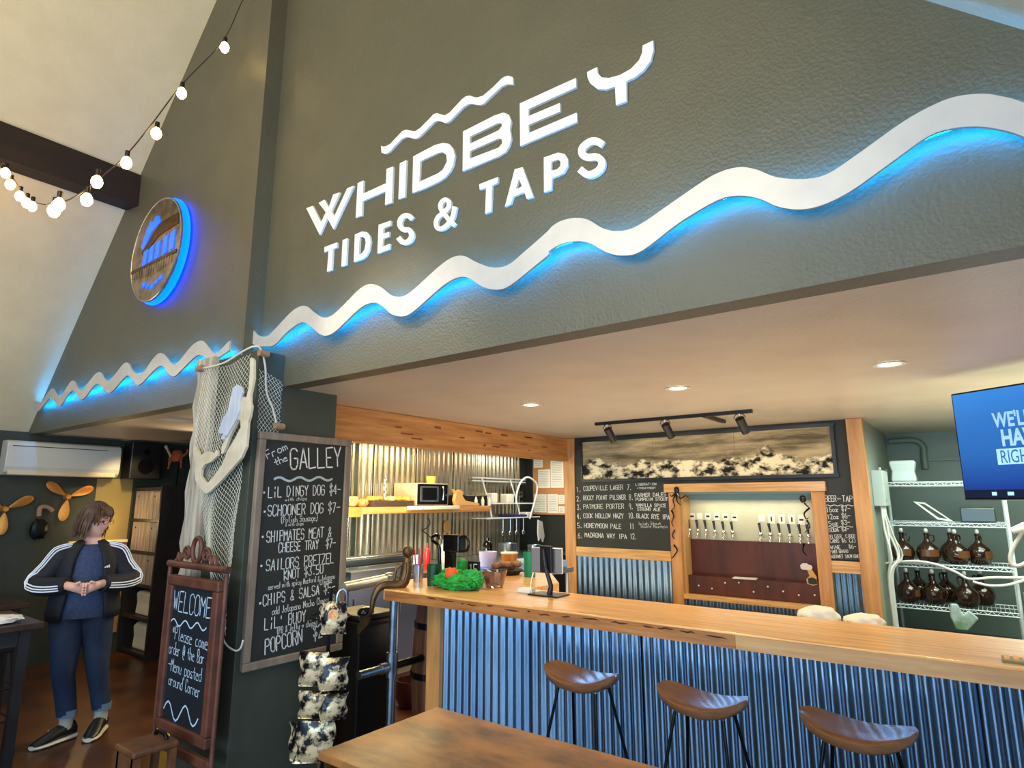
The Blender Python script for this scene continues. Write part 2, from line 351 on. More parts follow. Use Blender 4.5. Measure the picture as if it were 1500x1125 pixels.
# ================================================================== STRUCTURE
YW, YL, YB, XP = 2.15, 2.04, 6.04, -3.4      # main wall, left wall, tap wall, pillar side
def slab(name, a, b, m, label=None): return struct(M().box(a, b).build(name, m), label)
slab('floor', (-8, -4.6, -.1), (2.6, 8, 0), floorM)
lz = lambda x: 2.27+1.06*(x+7.77)
rz_ = lambda x: 3.21-1.02*x
def gable(name, pts, y0, y1, m):
    return struct(M().poly([pts], lambda a, b, d: Vector((a, y0+d, b)), y1-y0).build(name, m))
gable('wall_gable_right', [(-3.70, 2.3), (.9, 2.3), (-3.51, 6.79), (-3.70, 6.6)], YW, YW+.12, wallM)
gable('wall_gable_left', [(-7.77, 2.27), (-3.69, 2.27), (-3.69, 6.60)], YL, YL+.12, wallM)
struct(M().box((-3.91, YL-.012, 2.5), (-3.69, YL, 6.33)).build('trim_1', wallM), 'flat dark green corner board up the gable wall')
def slope(name, x0, z0, x1, z1, m):
    n = Vector((-(z1-z0), 0, x1-x0)).normalized()*.12
    if n.z < 0: n = -n
    mb = M(); P = [Vector((x0, -4.6, z0)), Vector((x1, -4.6, z1)), Vector((x1, YW+.1, z1)), Vector((x0, YW+.1, z0))]
    mb.rings([P, [p+n for p in P]]); return struct(mb.build(name, m))
slope('ceiling_left', -7.77, 2.27, -3.51, 6.79, ceilW)
slope('ceiling_right', .9, 2.29, -3.51, 6.79, ceilW)
slab('wall_left', (-7.85, -4.6, 0), (-7.70, 4.4, 2.29), wallD)
slab('wall_right', (.9, -4.6, 0), (1.0, 2.15, 2.4), wallM)
slab('wall_store_right', (1.5, 2.27, 0), (1.6, 7.8, 2.3), wallD)
slab('ceiling_low', (-5.45, YW+.12, 2.3), (1.6, 7.85, 2.4), ceilL)
slab('ceiling_alcove', (-7.85, YL+.12, 2.27), (-5.45, 4.4, 2.4), ceilL)
slab('ceiling_edge', (-5.45, YL+.12, 2.27), (-4.05, 2.27, 2.30), ceilL)
slab('wall_alcove_back', (-7.7, 4.3, 0), (-5.4, 4.4, 2.27), wallD)
slab('wall_kitchen_left', (-5.5, 3.2, 0), (-5.42, 7.7, 2.3), wallD)
slab('wall_kitchen_back', (-5.42, 7.6, 0), (-3.72, 7.7, 2.3), mat('kitchen_dark_paint', (34, 36, 34), .5))
slab('wall_store_back', (-.75, 7.75, 0), (1.5, 7.85, 2.3), mat('store_green_paint', (104, 118, 108), .5, c2=(112, 126, 116), scale=2))
# rear wall with its window opening, behind the camera
mb = M(); mb.box((-7.7, -4.3, 0), (.9, -4.2, .6)); mb.box((-7.7, -4.3, 2.5), (.9, -4.2, 3.2)); mb.box((-7.7, -4.3, .6), (-3.6, -4.2, 2.5)); mb.box((1.0, -4.3, .6), (.9, -4.2, 2.5))
struct(mb.build('wall_rear', wallM))
mb = M()
for x in (-3.5, -2.4, -1.2, 0, 1.0): mb.box((x-.07, -4.28, .6), (x+.07, -4.22, 2.5))
struct(mb.build('window_1', blackW), 'dark window bars in the rear wall')
# pillar
mb = M(); mb.box((-4.05, 1.97, 0), (XP, 2.56, 2.5))
struct(mb.build('wall_pillar', mat('pillar_paint', (62, 66, 54), .5, c2=(68, 72, 60), scale=3, bump=.2, bscale=60), bevel=.004), 'square green-grey pillar carrying the menu board')
slab('wall_store_side', (-.84, YB+.06, 0), (-.75, 7.75, 2.3), mat('side_panel_paint', (138, 146, 132), .5))
# timber beam over the kitchen opening
bt = thing('timber_beam', 'long rough golden timber header beam over the kitchen opening', 'beam', (-3.78, 2.56, 2.04))
M().box((-3.83, 2.565, 2.04), (-3.73, 6.03, 2.298)).build('timber', goldY, bt, bevel=.004)
random.seed(3)
mb = M()
for i in range(16):
    y = random.uniform(2.7, 5.6); z = random.uniform(2.1, 2.25); mb.box((-3.731, y, z), (-3.7285, y+random.uniform(.03, .14), z+random.uniform(.006, .02)))
mb.build('notch', mat('dark_notch', (140, 84, 42), .8), bt, kind='stuff')

# ---- tap wall (front of the cold room)
Y0 = YB
tw = struct(M().box((-3.64, Y0, 1.1), (-.86, Y0+.06, 2.298)).build('wall_back', chalkB), 'black chalk painted upper wall above the bar')
# window hole is covered by: lower wall pieces
mbx = M(); mbx.box((-3.64, Y0+.03, 0), (-2.46, Y0+.06, 1.1)); mbx.box((-1.16, Y0+.03, 0), (-.86, Y0+.06, 1.1)); mbx.box((-2.46, Y0+.03, 0), (-1.16, Y0+.06, .70))
bpy.data.objects.remove(tw)
mbx.box((-3.64, Y0, 1.1), (-2.46, Y0+.06, 2.298)); mbx.box((-1.16, Y0, 1.1), (-.86, Y0+.06, 2.298)); mbx.box((-2.46, Y0, 1.68), (-1.16, Y0+.06, 2.298))
tw = struct(mbx.build('wall_back', chalkB), 'black chalk painted wall behind the bar')
def tim(name, a, b, m=goldZ): return struct(M().box(a, b).build(name, m, bevel=.004))
tim('trim_2', (-3.775, Y0-.02, 0), (-3.64, Y0+.08, 2.298)); tim('trim_3', (-.87, Y0-.03, 0), (-.745, Y0+.06, 2.298))
tim('trim_4', (-3.64, Y0-.015, 1.0), (-2.54, Y0+.02, 1.10), goldX); tim('trim_5', (-1.10, Y0-.015, .99), (-.87, Y0+.02, 1.09), goldX)
wf = thing('tap_window_frame', 'golden timber frame around the recessed beer tap window', 'frame', (-1.8, Y0, .7))
M().box((-2.57, Y0-.05, 1.68), (-1.075, Y0+.02, 1.765)).build('head_board', goldX, wf, bevel=.004)
M().box((-2.53, Y0-.03, .60), (-2.42, Y0+.02, 1.68)).build('jamb_board', goldZ, wf, bevel=.004)
M().box((-1.20, Y0-.03, .60), (-1.09, Y0+.02, 1.68)).build('jamb_board', goldZ, wf, bevel=.004)
M().box((-2.42, Y0-.03, .66), (-1.20, Y0+.05, .705)).build('sill_board', goldX, wf, bevel=.004)
M().box((-2.425, Y0+.02, .7), (-2.40, Y0+.2, 1.68)).build('side_lining', mat('amber_lining', (206, 160, 96), .5), wf)
M().box((-1.19, Y0+.02, .7), (-1.165, Y0+.2, 1.68)).build('side_lining', MATS['amber_lining'], wf)
M().box((-2.42, Y0+.0, 1.66), (-1.17, Y0+.2, 1.68)).build('top_lining', teal, wf)
ta = thing('tap_alcove_panel', 'pale panel with a mahogany splash back below the beer taps', 'panel', (-1.8, Y0+.2, .7))
M().box((-2.42, Y0+.2, 1.18), (-1.17, Y0+.22, 1.68)).build('upper_panel', tapWall, ta)
M().box((-2.40, Y0+.194, 1.605), (-1.17, Y0+.2, 1.66)).build('trim_strip', teal, ta)
M().box((-2.40, Y0+.17, .86), (-1.19, Y0+.2, 1.215)).build('splash_board', mahog, ta)
lb = M().box((-2.42, Y0+.06, .70), (-1.17, Y0+.2, .875)).build('drip_tray', mahog, ta)
mb = M()
for i in range(9): zc_ = .80+random.uniform(-.04, .04); mb.cyl((-2.3+i*.13, Y0+.057, zc_), (-2.3+i*.13, Y0+.062, zc_), .008, n=8)
mb.build('bottle_cap', cloth, lb, kind='stuff')

# corrugated sheets
def corr(name, p0, p1, z0, z1, m, parent=None, pitch=.066, amp=.009, out=(0, -1, 0), label=None, world=True, zs=None):
    p0 = Vector(p0); p1 = Vector(p1); d = p1-p0; L = d.length; d.normalize(); o = Vector(out); n = max(2, int(L/pitch*8)); mb = M(); k = len(mb.v)
    for z in (z0, z1):
        for i in range(n+1):
            t = i/n*L; mb.v.append(Vector((p0.x, p0.y, 0))+d*t+o*(amp*math.sin(2*PI*t/pitch))+Vector((0, 0, z)))
    for i in range(n): mb.f.append((i, i+1, n+1+i+1, n+1+i))
    ob = mb.build(name, m, parent, smooth=True, label=label)
    return ob
def corr_thing(nm, label, x0, x1, y, z0, z1, m=galv, pitch=.066, sheet=.66):
    t = thing(nm, label, 'metal cladding', ((x0+x1)/2, y, z0)); x = x0; i = 0
    while x < x1-.01:
        e = min(x+sheet, x1); corr('metal_sheet', (x, y-.0015*(i % 2), 0), (e, y-.0015*(i % 2), 0), z0, z1, m, t, pitch); x = e; i += 1
    return t
corr_thing('corrugated_cladding', 'corrugated steel cladding under the tap list, left of the tap window', -3.64, -2.53, Y0-.004, 0, 1.0, pitch=.067)
corr_thing('corrugated_cladding', 'corrugated steel strip directly below the sill of the tap window', -2.53, -1.09, Y0+.012, 0, .66, pitch=.067)
corr_thing('corrugated_cladding', 'narrow corrugated steel panel under the beer price list', -1.09, -.87, Y0-.004, 0, .99, pitch=.044)

# ================================================================== BAR
bar = thing('bar_counter', 'long bar with golden wood top and corrugated steel front', 'bar counter', (-1.0, 2.9, 0))
FX = 1.1
top = M().poly([[(-3.12, 2.80), (-2.98, 2.66), (FX, 2.66), (FX, 3.20), (-2.28, 3.20), (-2.28, 3.55), (-2.62, 3.98), (-2.90, 3.86), (-3.20, 3.12)]], lambda a, b, d: Vector((a, b, 1.07-d)), .062)
top.build('bar_top', goldX, bar, bevel=.006)
M().box((-.86, 2.652, 1.008), (FX, 2.662, 1.062)).build('edge_board', mat('edge_pale', (206, 160, 104), .5, c2=(180, 130, 78), scale=4, stretch=(.6, 6, 6), detail=7), bar)
mb = M(); mb.box((-2.96, 2.652, 1.008), (-.861, 2.662, 1.062)); eb = mb.build('edge_board', barEdge, bar)
mb = M(); random.seed(5)
x = -2.6
while x < -.9:
    L = random.uniform(.02, .10); z = 1.05+random.uniform(-.006, .004)
    mb.tube([(x+L*t/4, 2.651, z+random.uniform(-.003, .003)) for t in range(5)], [.001, .003, .0035, .003, .001], 5); x += L+random.uniform(.01, .08)
mb.build('bark_line', mat('bark_brown', (74, 40, 20), .9), eb, kind='stuff')
x = -2.73; i = 0
while x < FX-.01:
    e = min(x+.66, FX); corr('metal_sheet', (x, 2.93-.002*(i % 2), 0), (e, 2.93-.002*(i % 2), 0), .05, 1.008, galv, bar, .0545, .0085); x = e; i += 1
M().box((-2.84, 2.90, 0), (-2.73, 3.0, 1.008)).build('corner_post', goldZ, bar, bevel=.003)
M().box((-2.73, 2.912, 0), (FX, 2.95, .05)).build('kick_trim', steel, bar)
M().box((-2.74, 2.95, 0), (FX, 3.12, 1.008)).build('carcass', blackW, bar)
M().box((-2.80, 3.12, 0), (-2.45, 3.75, 1.008)).build('return_carcass', blackW, bar)

# stools
def make_stool():
    t = thing('bar_stool', '', 'stool', (0, 0, 0), group='bar stools along the bar')
    mb = M(); N, K = 24, 14; R = []
    for i in range(N+1):
        u = -1+2*i/N; uu = max(-.999, min(.999, u)); wy = .125*(1-abs(uu)**2.6)**.5+.004; x = .185*u; bend = .05*u*u
        r = []
        for j in range(K):
            a = 2*PI*j/K; yy = math.cos(a)*wy; s = math.sin(a); th = .030*(1-abs(uu)**3)**.5+.004
            zt = .012*(abs(math.cos(a))**2) if s > 0 else 0
            r.append(Vector((x, yy-.02*u*u, bend+(s*th*.45+zt if s > 0 else s*th*1.2))))
        R.append(r)
    mb.rings(R); mb.v = [v+Vector((0, 0, .79)) for v in mb.v]
    mb.build('seat', seatM, t, smooth=True, world=False)
    for sx in (-1, 1):
        for sy in (-1, 1):
            lg = M().tube([(.10*sx, .055*sy, .765), (.155*sx, .135*sy, .40), (.2*sx, .19*sy, .0)], [.007, .007, .006], 8)
            o = lg.build('leg', ironM, t, smooth=True, world=False)
    M().tube([(.167*sx, .15*sy, .3) for sx, sy in ((-1, -1), (1, -1), (1, 1), (-1, 1))], .005, 6, loop=True).build('foot_ring', ironM, t, world=False)
    return t
st = make_stool()
pos = [(-1.545, 2.6), (-.985, 2.6), (-.435, 2.6)]
labs = ['leftmost of the three saddle seat stools at the corrugated bar', 'middle saddle seat stool at the corrugated bar', 'rightmost and nearest saddle seat stool at the corrugated bar']
for i, (x, y) in enumerate(pos):
    o = st if i == 0 else copy_tree(st)
    o.location = (x, y, 0); o.rotation_euler = (0, 0, math.radians(-4)); o['label'] = labs[i]

# foreground table
tb = thing('low_table', 'brown wooden table with its corner towards the bar in the foreground', 'table', (-1.0, 1.72, 0))
M().box((-1.9, 1.43, .735), (-.12, 2.01, .76)).build('table_top', tableM, tb, bevel=.003)
M().box((-1.86, 1.47, .66), (-.16, 1.97, .735)).build('apron', blackW, tb)
for x in (-1.84, -.22):
    for y in (1.49, 1.91): M().box((x, y, 0), (x+.06, y+.06, .735)).build('leg', blackW, tb)
# ================================================================== WALL SIGN
YS = YW-.001
def wall_letter(parent, loops_list, ox, oy, s, name='letter', Y=YS, th=.014, m=letterM):
    mb = M()
    for loops in loops_list:
        L = [[(p.x, p.z) for p in pxloop(q, ox, oy, s, lambda a, b: onY(a, b, Y-th))] for q in loops]
        mb.poly(L, lambda a, b, d: Vector((a, Y-d, b)), th)
    return mb.build(name, m, parent)
def stroke_loop(pts, w):
    P = catmull([Vector((a, b, 0)) for a, b in pts], 5); Lf, Rt = [], []
    for i, p in enumerate(P):
        d = (P[min(i+1, len(P)-1)]-P[max(i-1, 0)]).normalized(); n = Vector((-d.y, d.x, 0))*w/2; Lf.append(p+n); Rt.append(p-n)
    return Lf, Rt
def wall_stroke(parent, pts, w, ox, oy, s, name='letter', Y=YS, th=.014, m=letterM, split=0):
    Lf, Rt = stroke_loop(pts, w); mb = M(); c = lambda q: onY(ox+q.x/s, oy+q.y/s, Y-th)
    A = [c(q) for q in Lf]; B = [c(q) for q in Rt]; D = Vector((0, th, 0))
    R = [[a, b, b+D, a+D] for a, b in zip(A, B)]
    if split:
        h = split*5; mb.rings(R[:h+1]); o = Vector((0, -.0012, 0)); mb.rings([[p+o for p in q] for q in R[h:]])
    else: mb.rings(R)
    return mb.build(name, m, parent)
sg = thing('wall_lettering', 'big white raised letters spelling the bar name on the dark gable wall', 'sign', (-2.0, YS, 3.0))
a1 = (440, 180, 4.892); a2 = (660, 40, 3.75)
W_ = lambda *l, o=a1: wall_letter(sg, list(l), *o)
mW = M()
W_([[(42, 612), (88, 594), (147, 712), (182, 640), (130, 573), (172, 550), (203, 605), (235, 512), (283, 498), (222, 632), (243, 668), (335, 468), (382, 450), (236, 763), (192, 680), (138, 803)]])
W_([[(410, 432), (452, 412), (448, 508), (613, 432), (617, 330), (664, 312), (654, 572), (606, 588), (610, 490), (443, 562), (440, 665), (396, 680)]])
W_([[(712, 290), (760, 266), (748, 532), (702, 547)]])
W_([[(808, 240), (960, 160), (1020, 143), (1065, 150), (1095, 185), (1106, 235), (1095, 300), (1070, 350), (1030, 395), (985, 425), (870, 478), (802, 502)], [(858, 275), (985, 215), (1020, 210), (1046, 230), (1050, 275), (1020, 335), (985, 362), (852, 422)]])
W_([[(68, 572), (240, 485), (290, 468), (320, 480), (332, 515), (325, 560), (333, 610), (322, 650), (300, 685), (260, 710), (66, 790)], [(105, 600), (255, 528), (278, 525), (283, 540), (265, 565), (106, 640)], [(105, 680), (258, 612), (280, 612), (284, 635), (265, 660), (104, 722)]], o=a2)
W_([[(380, 418), (688, 278), (690, 328), (428, 448), (428, 488), (600, 415), (601, 462), (428, 535), (430, 580), (692, 468), (694, 520), (382, 652)]], o=a2)
W_([[(750, 245), (805, 218), (808, 250), (830, 275), (870, 278), (930, 262), (990, 228), (1035, 180), (1052, 140), (1055, 100), (1112, 72), (1115, 120), (1100, 180), (1060, 235), (1010, 275), (965, 295), (966, 405), (908, 427), (903, 325), (850, 342), (805, 338), (765, 305), (752, 275)]], o=a2)
W_([[(172, 890), (262, 856), (261, 893), (232, 905), (222, 1055), (190, 1066), (202, 915), (172, 928)]])
W_([[(302, 840), (336, 826), (326, 1018), (293, 1030)]])
W_([[(390, 800), (440, 778), (475, 782), (497, 810), (502, 850), (493, 910), (470, 955), (440, 978), (382, 997)], [(424, 820), (446, 815), (463, 830), (468, 860), (460, 905), (440, 935), (418, 945)]])
W_([[(560, 730), (648, 700), (645, 735), (594, 758), (592, 795), (635, 780), (633, 815), (590, 832), (587, 890), (640, 865), (637, 905), (552, 936)]])
wall_stroke(sg, [(800, 690), (775, 666), (740, 668), (714, 698), (714, 738), (740, 765), (778, 768), (796, 798), (788, 832), (760, 855), (728, 852), (700, 820)], 36, *a1)
wall_stroke(sg, [(1105, 735), (1060, 690), (1008, 620), (1005, 580), (1030, 552), (1060, 560), (1062, 600), (1035, 635), (985, 678), (972, 720), (985, 755), (1020, 755), (1062, 720), (1092, 670), (1106, 600)], 32, *a1, split=7)
W_([[(157, 862), (260, 822), (258, 855), (228, 868), (222, 1010), (190, 1024), (195, 882), (160, 893)]], o=a2)
W_([[(352, 780), (395, 768), (455, 932), (418, 942), (405, 905), (343, 930), (330, 970), (298, 985)], [(375, 830), (392, 874), (357, 890)]], o=a2)
W_([[(512, 715), (590, 688), (625, 695), (643, 720), (645, 760), (620, 800), (590, 815), (556, 828), (553, 893), (513, 906)], [(553, 738), (590, 725), (604, 738), (602, 762), (585, 780), (553, 787)]], o=a2)
wall_stroke(sg, [(836, 645), (800, 625), (762, 630), (724, 662), (724, 698), (755, 714), (800, 712), (830, 735), (822, 775), (785, 803), (750, 808), (708, 778)], 40, *a2)
W_([[(122, 775), (145, 782), (175, 778), (215, 755), (300, 665), (335, 628), (375, 612), (415, 622), (460, 630), (510, 600), (610, 500), (645, 460), (680, 448), (720, 460), (760, 470), (810, 440), (930, 310), (970, 280), (1010, 272), (1045, 285), (1080, 292), (1140, 275), (1240, 190), (1330, 100), (1365, 80), (1395, 74), (1438, 88), (1440, 162), (1380, 158), (1320, 185), (1180, 320), (1145, 355), (1110, 368), (1060, 362), (1025, 352), (990, 358), (940, 390), (810, 525), (785, 542), (760, 547), (725, 530), (690, 522), (650, 538), (500, 690), (475, 702), (445, 703), (410, 690), (375, 685), (320, 710), (200, 840), (165, 856), (128, 842)]], o=(540, 100, 6.818)).name = 'wave_stroke'

def wave(name, label, topP, botP, Yf, m, led):
    t = thing(name, label, 'wall art', tuple(topP[len(topP)//2]))
    A = catmull(topP, 4); B = catmull(botP, 4)
    mb = M(); mb.poly([[(p.x, p.z) for p in A]+[(p.x, p.z) for p in reversed(B)]], lambda a, b, d: Vector((a, Yf+d, b)), .012)
    mb.build('wave_plate', m, t)
    nS = 240; xa_ = max(A[0].x, B[0].x)+.03; xb_ = min(A[-1].x, B[-1].x)-.03
    def zat(Q, x):
        best = None
        for p, q in zip(Q[:-1], Q[1:]):
            lo, hi = min(p.x, q.x), max(p.x, q.x)
            if lo <= x <= hi and hi > lo: best = p.z+(q.z-p.z)*(x-p.x)/(q.x-p.x)
        return best
    xs = [xa_+(xb_-xa_)*i/nS for i in range(nS+1)]; zc = []; last = None
    for x in xs:
        u_, l_ = zat(A, x), zat(B, x); last = (u_+l_)/2 if u_ is not None and l_ is not None else last; zc.append(last)
    wdw = 26 if xb_-xa_ > 3.6 else 22
    sm_ = [sum(zc[max(0, i-wdw):i+wdw+1])/len(zc[max(0, i-wdw):i+wdw+1]) for i in range(nS+1)]
    M().tube([Vector((x, Yf+.019, z*.46+m_*.54-.004)) for x, z, m_ in zip(xs, zc, sm_)], .0045, 6).build('led_strip', led, t, label='blue led strip behind the wave')
    return t
c5 = lambda P, Y: [onY(360+x/3, 320+y/3, Y) for x, y in P]
c6 = lambda P, Y: [onY(800+x/2.143, 120+y/2.143, Y) for x, y in P]
Yf = YW-.06
tp = c5([(15, 465), (50, 510), (90, 518), (120, 495), (190, 420), (230, 390), (265, 385), (300, 412), (340, 435), (380, 425), (430, 380), (500, 310), (545, 288), (590, 300), (640, 338), (690, 342), (740, 310), (850, 210), (910, 170), (960, 165), (1010, 190), (1080, 215), (1150, 205), (1220, 150), (1320, 62)], Yf)+c6([(20, 452), (50, 435), (90, 427), (130, 432), (180, 460), (230, 468), (290, 450), (400, 375), (520, 295), (600, 268), (660, 275), (720, 298), (800, 305), (880, 290), (980, 225), (1120, 125), (1220, 70), (1290, 45), (1370, 37), (1430, 45), (1500, 65), (1640, 130)], Yf)
bp = c5([(18, 545), (50, 560), (90, 562), (125, 556), (180, 500), (240, 458), (280, 470), (320, 505), (355, 515), (400, 490), (500, 395), (560, 370), (600, 385), (640, 420), (690, 430), (740, 405), (860, 300), (930, 260), (980, 262), (1040, 300), (1100, 313), (1160, 295), (1280, 200), (1330, 158)], Yf)+c6([(10, 530), (50, 508), (100, 500), (140, 508), (190, 535), (240, 545), (300, 530), (420, 440), (540, 370), (610, 357), (670, 367), (730, 392), (800, 400), (870, 385), (960, 340), (1100, 240), (1200, 170), (1280, 145), (1360, 140), (1430, 150), (1500, 172), (1640, 240)], Yf)
wave('wave_wall_art', 'long silver wave plate, backlit blue, below the big white letters', tp, bp, Yf, waveM, ledC)
Yf2 = YL-.06
c2_ = lambda P: [onY(x/4, 375+y/4, Yf2) for x, y in P]
tp = c2_([(203, 850), (240, 858), (270, 815), (305, 775), (325, 800), (345, 820), (370, 800), (410, 740), (435, 732), (455, 770), (480, 785), (510, 750), (560, 690), (590, 682), (610, 715), (635, 730), (665, 705), (720, 635), (750, 627), (775, 670), (800, 688), (840, 680), (890, 610), (930, 570), (965, 580), (1000, 625), (1030, 632), (1070, 590), (1130, 520), (1180, 495), (1210, 520), (1250, 565), (1280, 560), (1345, 495)])
bp = c2_([(203, 905), (225, 908), (265, 860), (290, 835), (310, 840), (335, 870), (355, 875), (395, 815), (425, 790), (445, 805), (465, 835), (490, 835), (545, 765), (575, 750), (600, 770), (625, 800), (660, 790), (720, 720), (750, 700), (775, 725), (800, 755), (830, 745), (890, 680), (935, 645), (960, 650), (985, 690), (1020, 705), (1060, 670), (1130, 600), (1165, 580), (1200, 590), (1230, 608), (1270, 600), (1342, 553)])
wave('wave_wall_art', 'shorter silver wave plate, backlit blue, under the round tin sign', tp, bp, Yf2, waveM, ledC)

# round tin sign
rs = thing('round_sign', 'round etched tin sign of a house on pilings, edge lit in blue', 'sign', (-5.0, 1.97, 3.55))
C0 = Vector((-4.99, 0, 3.55)); RR = .425
mb = M(); mb.tube([(C0.x, 1.955, C0.z), (C0.x, 1.967, C0.z)], RR, 64); mb.build('tin_disc', etch, rs)
mb = M(); mb.tube([(C0.x, 2.0, C0.z), (C0.x, 2.015, C0.z)], RR+.012, 64); mb.build('light_ring', ledB, rs, label='glowing blue rim behind the disc')
mb = M(); mb.tube([(C0.x+RR*.985*math.cos(t*PI/24), 1.955, C0.z+RR*.985*math.sin(t*PI/24)) for t in range(48)], .006, 6, loop=True); mb.build('rim', steel, rs)
dd = lambda L, th=.006, y=1.955: M().poly([[(C0.x+a*RR, C0.z+b*RR) for a, b in L]], lambda p, q, d: Vector((p, y-d, q)), th)
dd([(-.62, .18), (-.45, .52), (-.3, .64), (-.2, .60), (-.1, .70), (.02, .66), (.12, .52), (-.2, .42), (-.5, .12)]).build('cut_out', blueGlass, rs, label='glowing blue tree shaped cut-out')
dd([(-.58, .08), (.1, .5), (.8, .5), (.86, .28), (.1, .25), (-.5, -.02)]).build('roof', bronze, rs)
for x in (-.45, -.2, .05, .35, .62): dd([(x, -.22+.04*x), (x+.16, -.2+.04*x), (x+.16, .12+.1*x), (x, .1+.1*x)], .009).build('window', blueGlass, rs)
mb = M()
for i in range(16):
    x = -.8+i*.1; mb.box((C0.x+x*RR, 1.948, C0.z+(-.28)*RR), (C0.x+(x+.035)*RR, 1.955, C0.z-.5*RR*(1-.2*abs(x))))
mb.build('piling', etch, rs)
dd([(-.93, -.22), (.9, -.22), (.9, -.28), (-.93, -.28)], .008).build('deck', bronze, rs)
for i in range(5):
    x = -.35+i*.17; z = -.78+abs(i-2)*.05; dd([(x, z), (x+.12, z+.02), (x+.12, z+.09), (x, z+.07)], .008).build('letter', blueGlass, rs)
# sloped roof beam
bm_ = thing('ceiling_beam', 'dark brown timber beam running under the cream sloped ceiling', 'beam', (-5.8, -1, 4.2))
e = M(); s0 = [(-5.675, 4.46), (-5.655, 4.16), (-5.905, 4.19), (-5.935, 4.22)]
e.rings([[Vector((x, -4.2, z)) for x, z in s0], [Vector((x, YL, z)) for x, z in s0]]); e.build('timber', beamM, bm_)
# ================================================================== STRING LIGHTS
def bulb_string(name, label, pts, bulbs):
    t = thing(name, label, 'string light', tuple(pts[0])); P = catmull(pts, 6)
    M().tube(P, .004, 6).build('cable', mat('brown_cable', (70, 56, 44), .6), t, smooth=True)
    mbl = None
    for (c, s) in bulbs:
        c = Vector(c); r = .032
        so = M().cyl(c+Vector((0, 0, .03)), c+Vector((0, 0, .075)), .014, n=10).build('socket', blackM, t)
        M().lathe([(.003, -.042), (.018, -.036), (.029, -.018), (.031, 0), (.026, .018), (.014, .034), (.010, .042)], c, 14).build('bulb', bulbM, t, smooth=True)
XS = -3.95
pp = [(362, -16), (350, 12), (325, 62), (268, 122), (222, 182), (184, 228), (150, 258), (118, 283), (92, 296), (66, 300)]
P = [onX(x, y, XS) for x, y in pp]
bl = [(329, 69), (266, 136), (229, 195), (185, 238), (142, 266), (127, 292), (86, 299), (79, 308)]
bulb_string('string_light', 'string of glowing bulbs running up beside the gable wall', P, [(onX(x, y, XS), 1) for x, y in bl])
P = [onX(x, y, -5.55) for x, y in [(-6, 262), (2, 240), (9, 243), (20, 262), (32, 280), (46, 294), (66, 300)]]
bulb_string('string_light', 'short drooping string of clustered bulbs below the dark roof beam', P, [(onX(x, y, -5.55), 1) for x, y in [(8, 253), (15, 270), (29, 287), (39, 297), (47, 302)]])

# ================================================================== PILLAR DRESSING
# menu board
XM = XP+.03
mbd = thing('menu_board', 'tall taupe framed chalkboard listing the galley menu, on the pillar side', 'chalkboard', (XM, 2.35, 1.33))
y0, y1, z0, z1 = 2.0, 2.675, .665, 2.005
M().box((XP+.002, y0+.02, z0+.02), (XM-.006, y1-.02, z1-.02)).build('slate', chalkB, mbd)
fr = .045
for nm, a, b in (('frame_rail', (XP+.001, y0, z1-fr), (XM+.008, y1, z1)), ('frame_rail', (XP+.001, y0, z0), (XM+.008, y1, z0+fr)), ('frame_stile', (XP+.001, y0, z0+fr), (XM+.008, y0+fr, z1-fr)), ('frame_stile', (XP+.001, y1-fr, z0+fr), (XM+.008, y1, z1-fr))):
    M().box(a, b).build(nm, frameTaupe, mbd, bevel=.006)
mb = M(); q = lambda x, y: onX(380+x/2.957, 620+y/2.957, XM-.006); n = (1, 0, 0)
def ml(t, a, b, h, w=.0055): chalk(t, q(*a), q(*b), h, n, mb, w)
ml('From', (35, 155), (122, 112), .05); ml('the', (70, 185), (122, 160), .045); ml('GALLEY', (135, 198), (352, 188), .125, .009)
for a, b, z in (((20, 300), None, 0), ((22, 383), None, 0), ((14, 492), None, 0), ((8, 618), None, 0), ((3, 780), None, 0)): mb.quad(*[q(*a)+Vector((.001, dy, dz)) for dy, dz in ((-.006, -.006), (.006, -.006), (.006, .006), (-.006, .006))])
ml('LiL DINGY DOG $4-', (38, 322), (350, 306), .062); ml('with chips', (112, 338), (205, 332), .02, .003)
ml('SCHOONER DOG $7-', (35, 402), (348, 384), .062); ml('(Polish Sausage)', (92, 432), (252, 420), .035, .004); ml('& with chips', (112, 447), (190, 440), .02, .003)
ml('SHIPMATES MEAT &', (30, 516), (310, 490), .062); ml('CHEESE TRAY  $7-', (82, 560), (328, 536), .055)
ml('SAILORS PRETZEL', (28, 640), (320, 605), .062); ml('KNOT $3.50', (106, 680), (275, 648), .055); ml('served with spicy Mustard & Jalapeno', (37, 722), (326, 672), .032, .0035); ml('Cheese', (262, 700), (314, 690), .03, .0035)
ml('CHIPS & SALSA $5-', (15, 792), (326, 728), .06); ml('add Jalapeno Nacho Cheese $1', (55, 830), (330, 768), .04, .004)
ml("LiL' BUOY   $5-", (22, 896), (308, 832), .062); ml('(PB & Jelly w chips)', (75, 912), (250, 872), .035, .004)
ml('POPCORN  $2-', (24, 1000), (292, 918), .08, .007)
mb.build('chalk_writing', chalkW, mbd)
mb = M(); squiggle(q(62, 243), q(316, 240), .012, 3, n, mb, .014); mb.build('chalk_wave', mat('soft_chalk', (178, 190, 190), .9), mbd)

# driftwood board on the pillar front
dw = []
random.seed(11)
for i in range(26):
    z = .55+i*.079; dw.append((-4.075+.02*math.sin(i*1.7)+random.uniform(-.008, .008), z))
mb = M(); mb.poly([dw+[(-3.86, 2.52), (-3.86+.015, 1.6), (-3.86, .55)]], lambda a, b, d: Vector((a, 1.969-d, b)), .03)
tag(mb.build('driftwood_board', whitewash), 'rough whitewashed board along the left edge of the netted pillar', 'board')
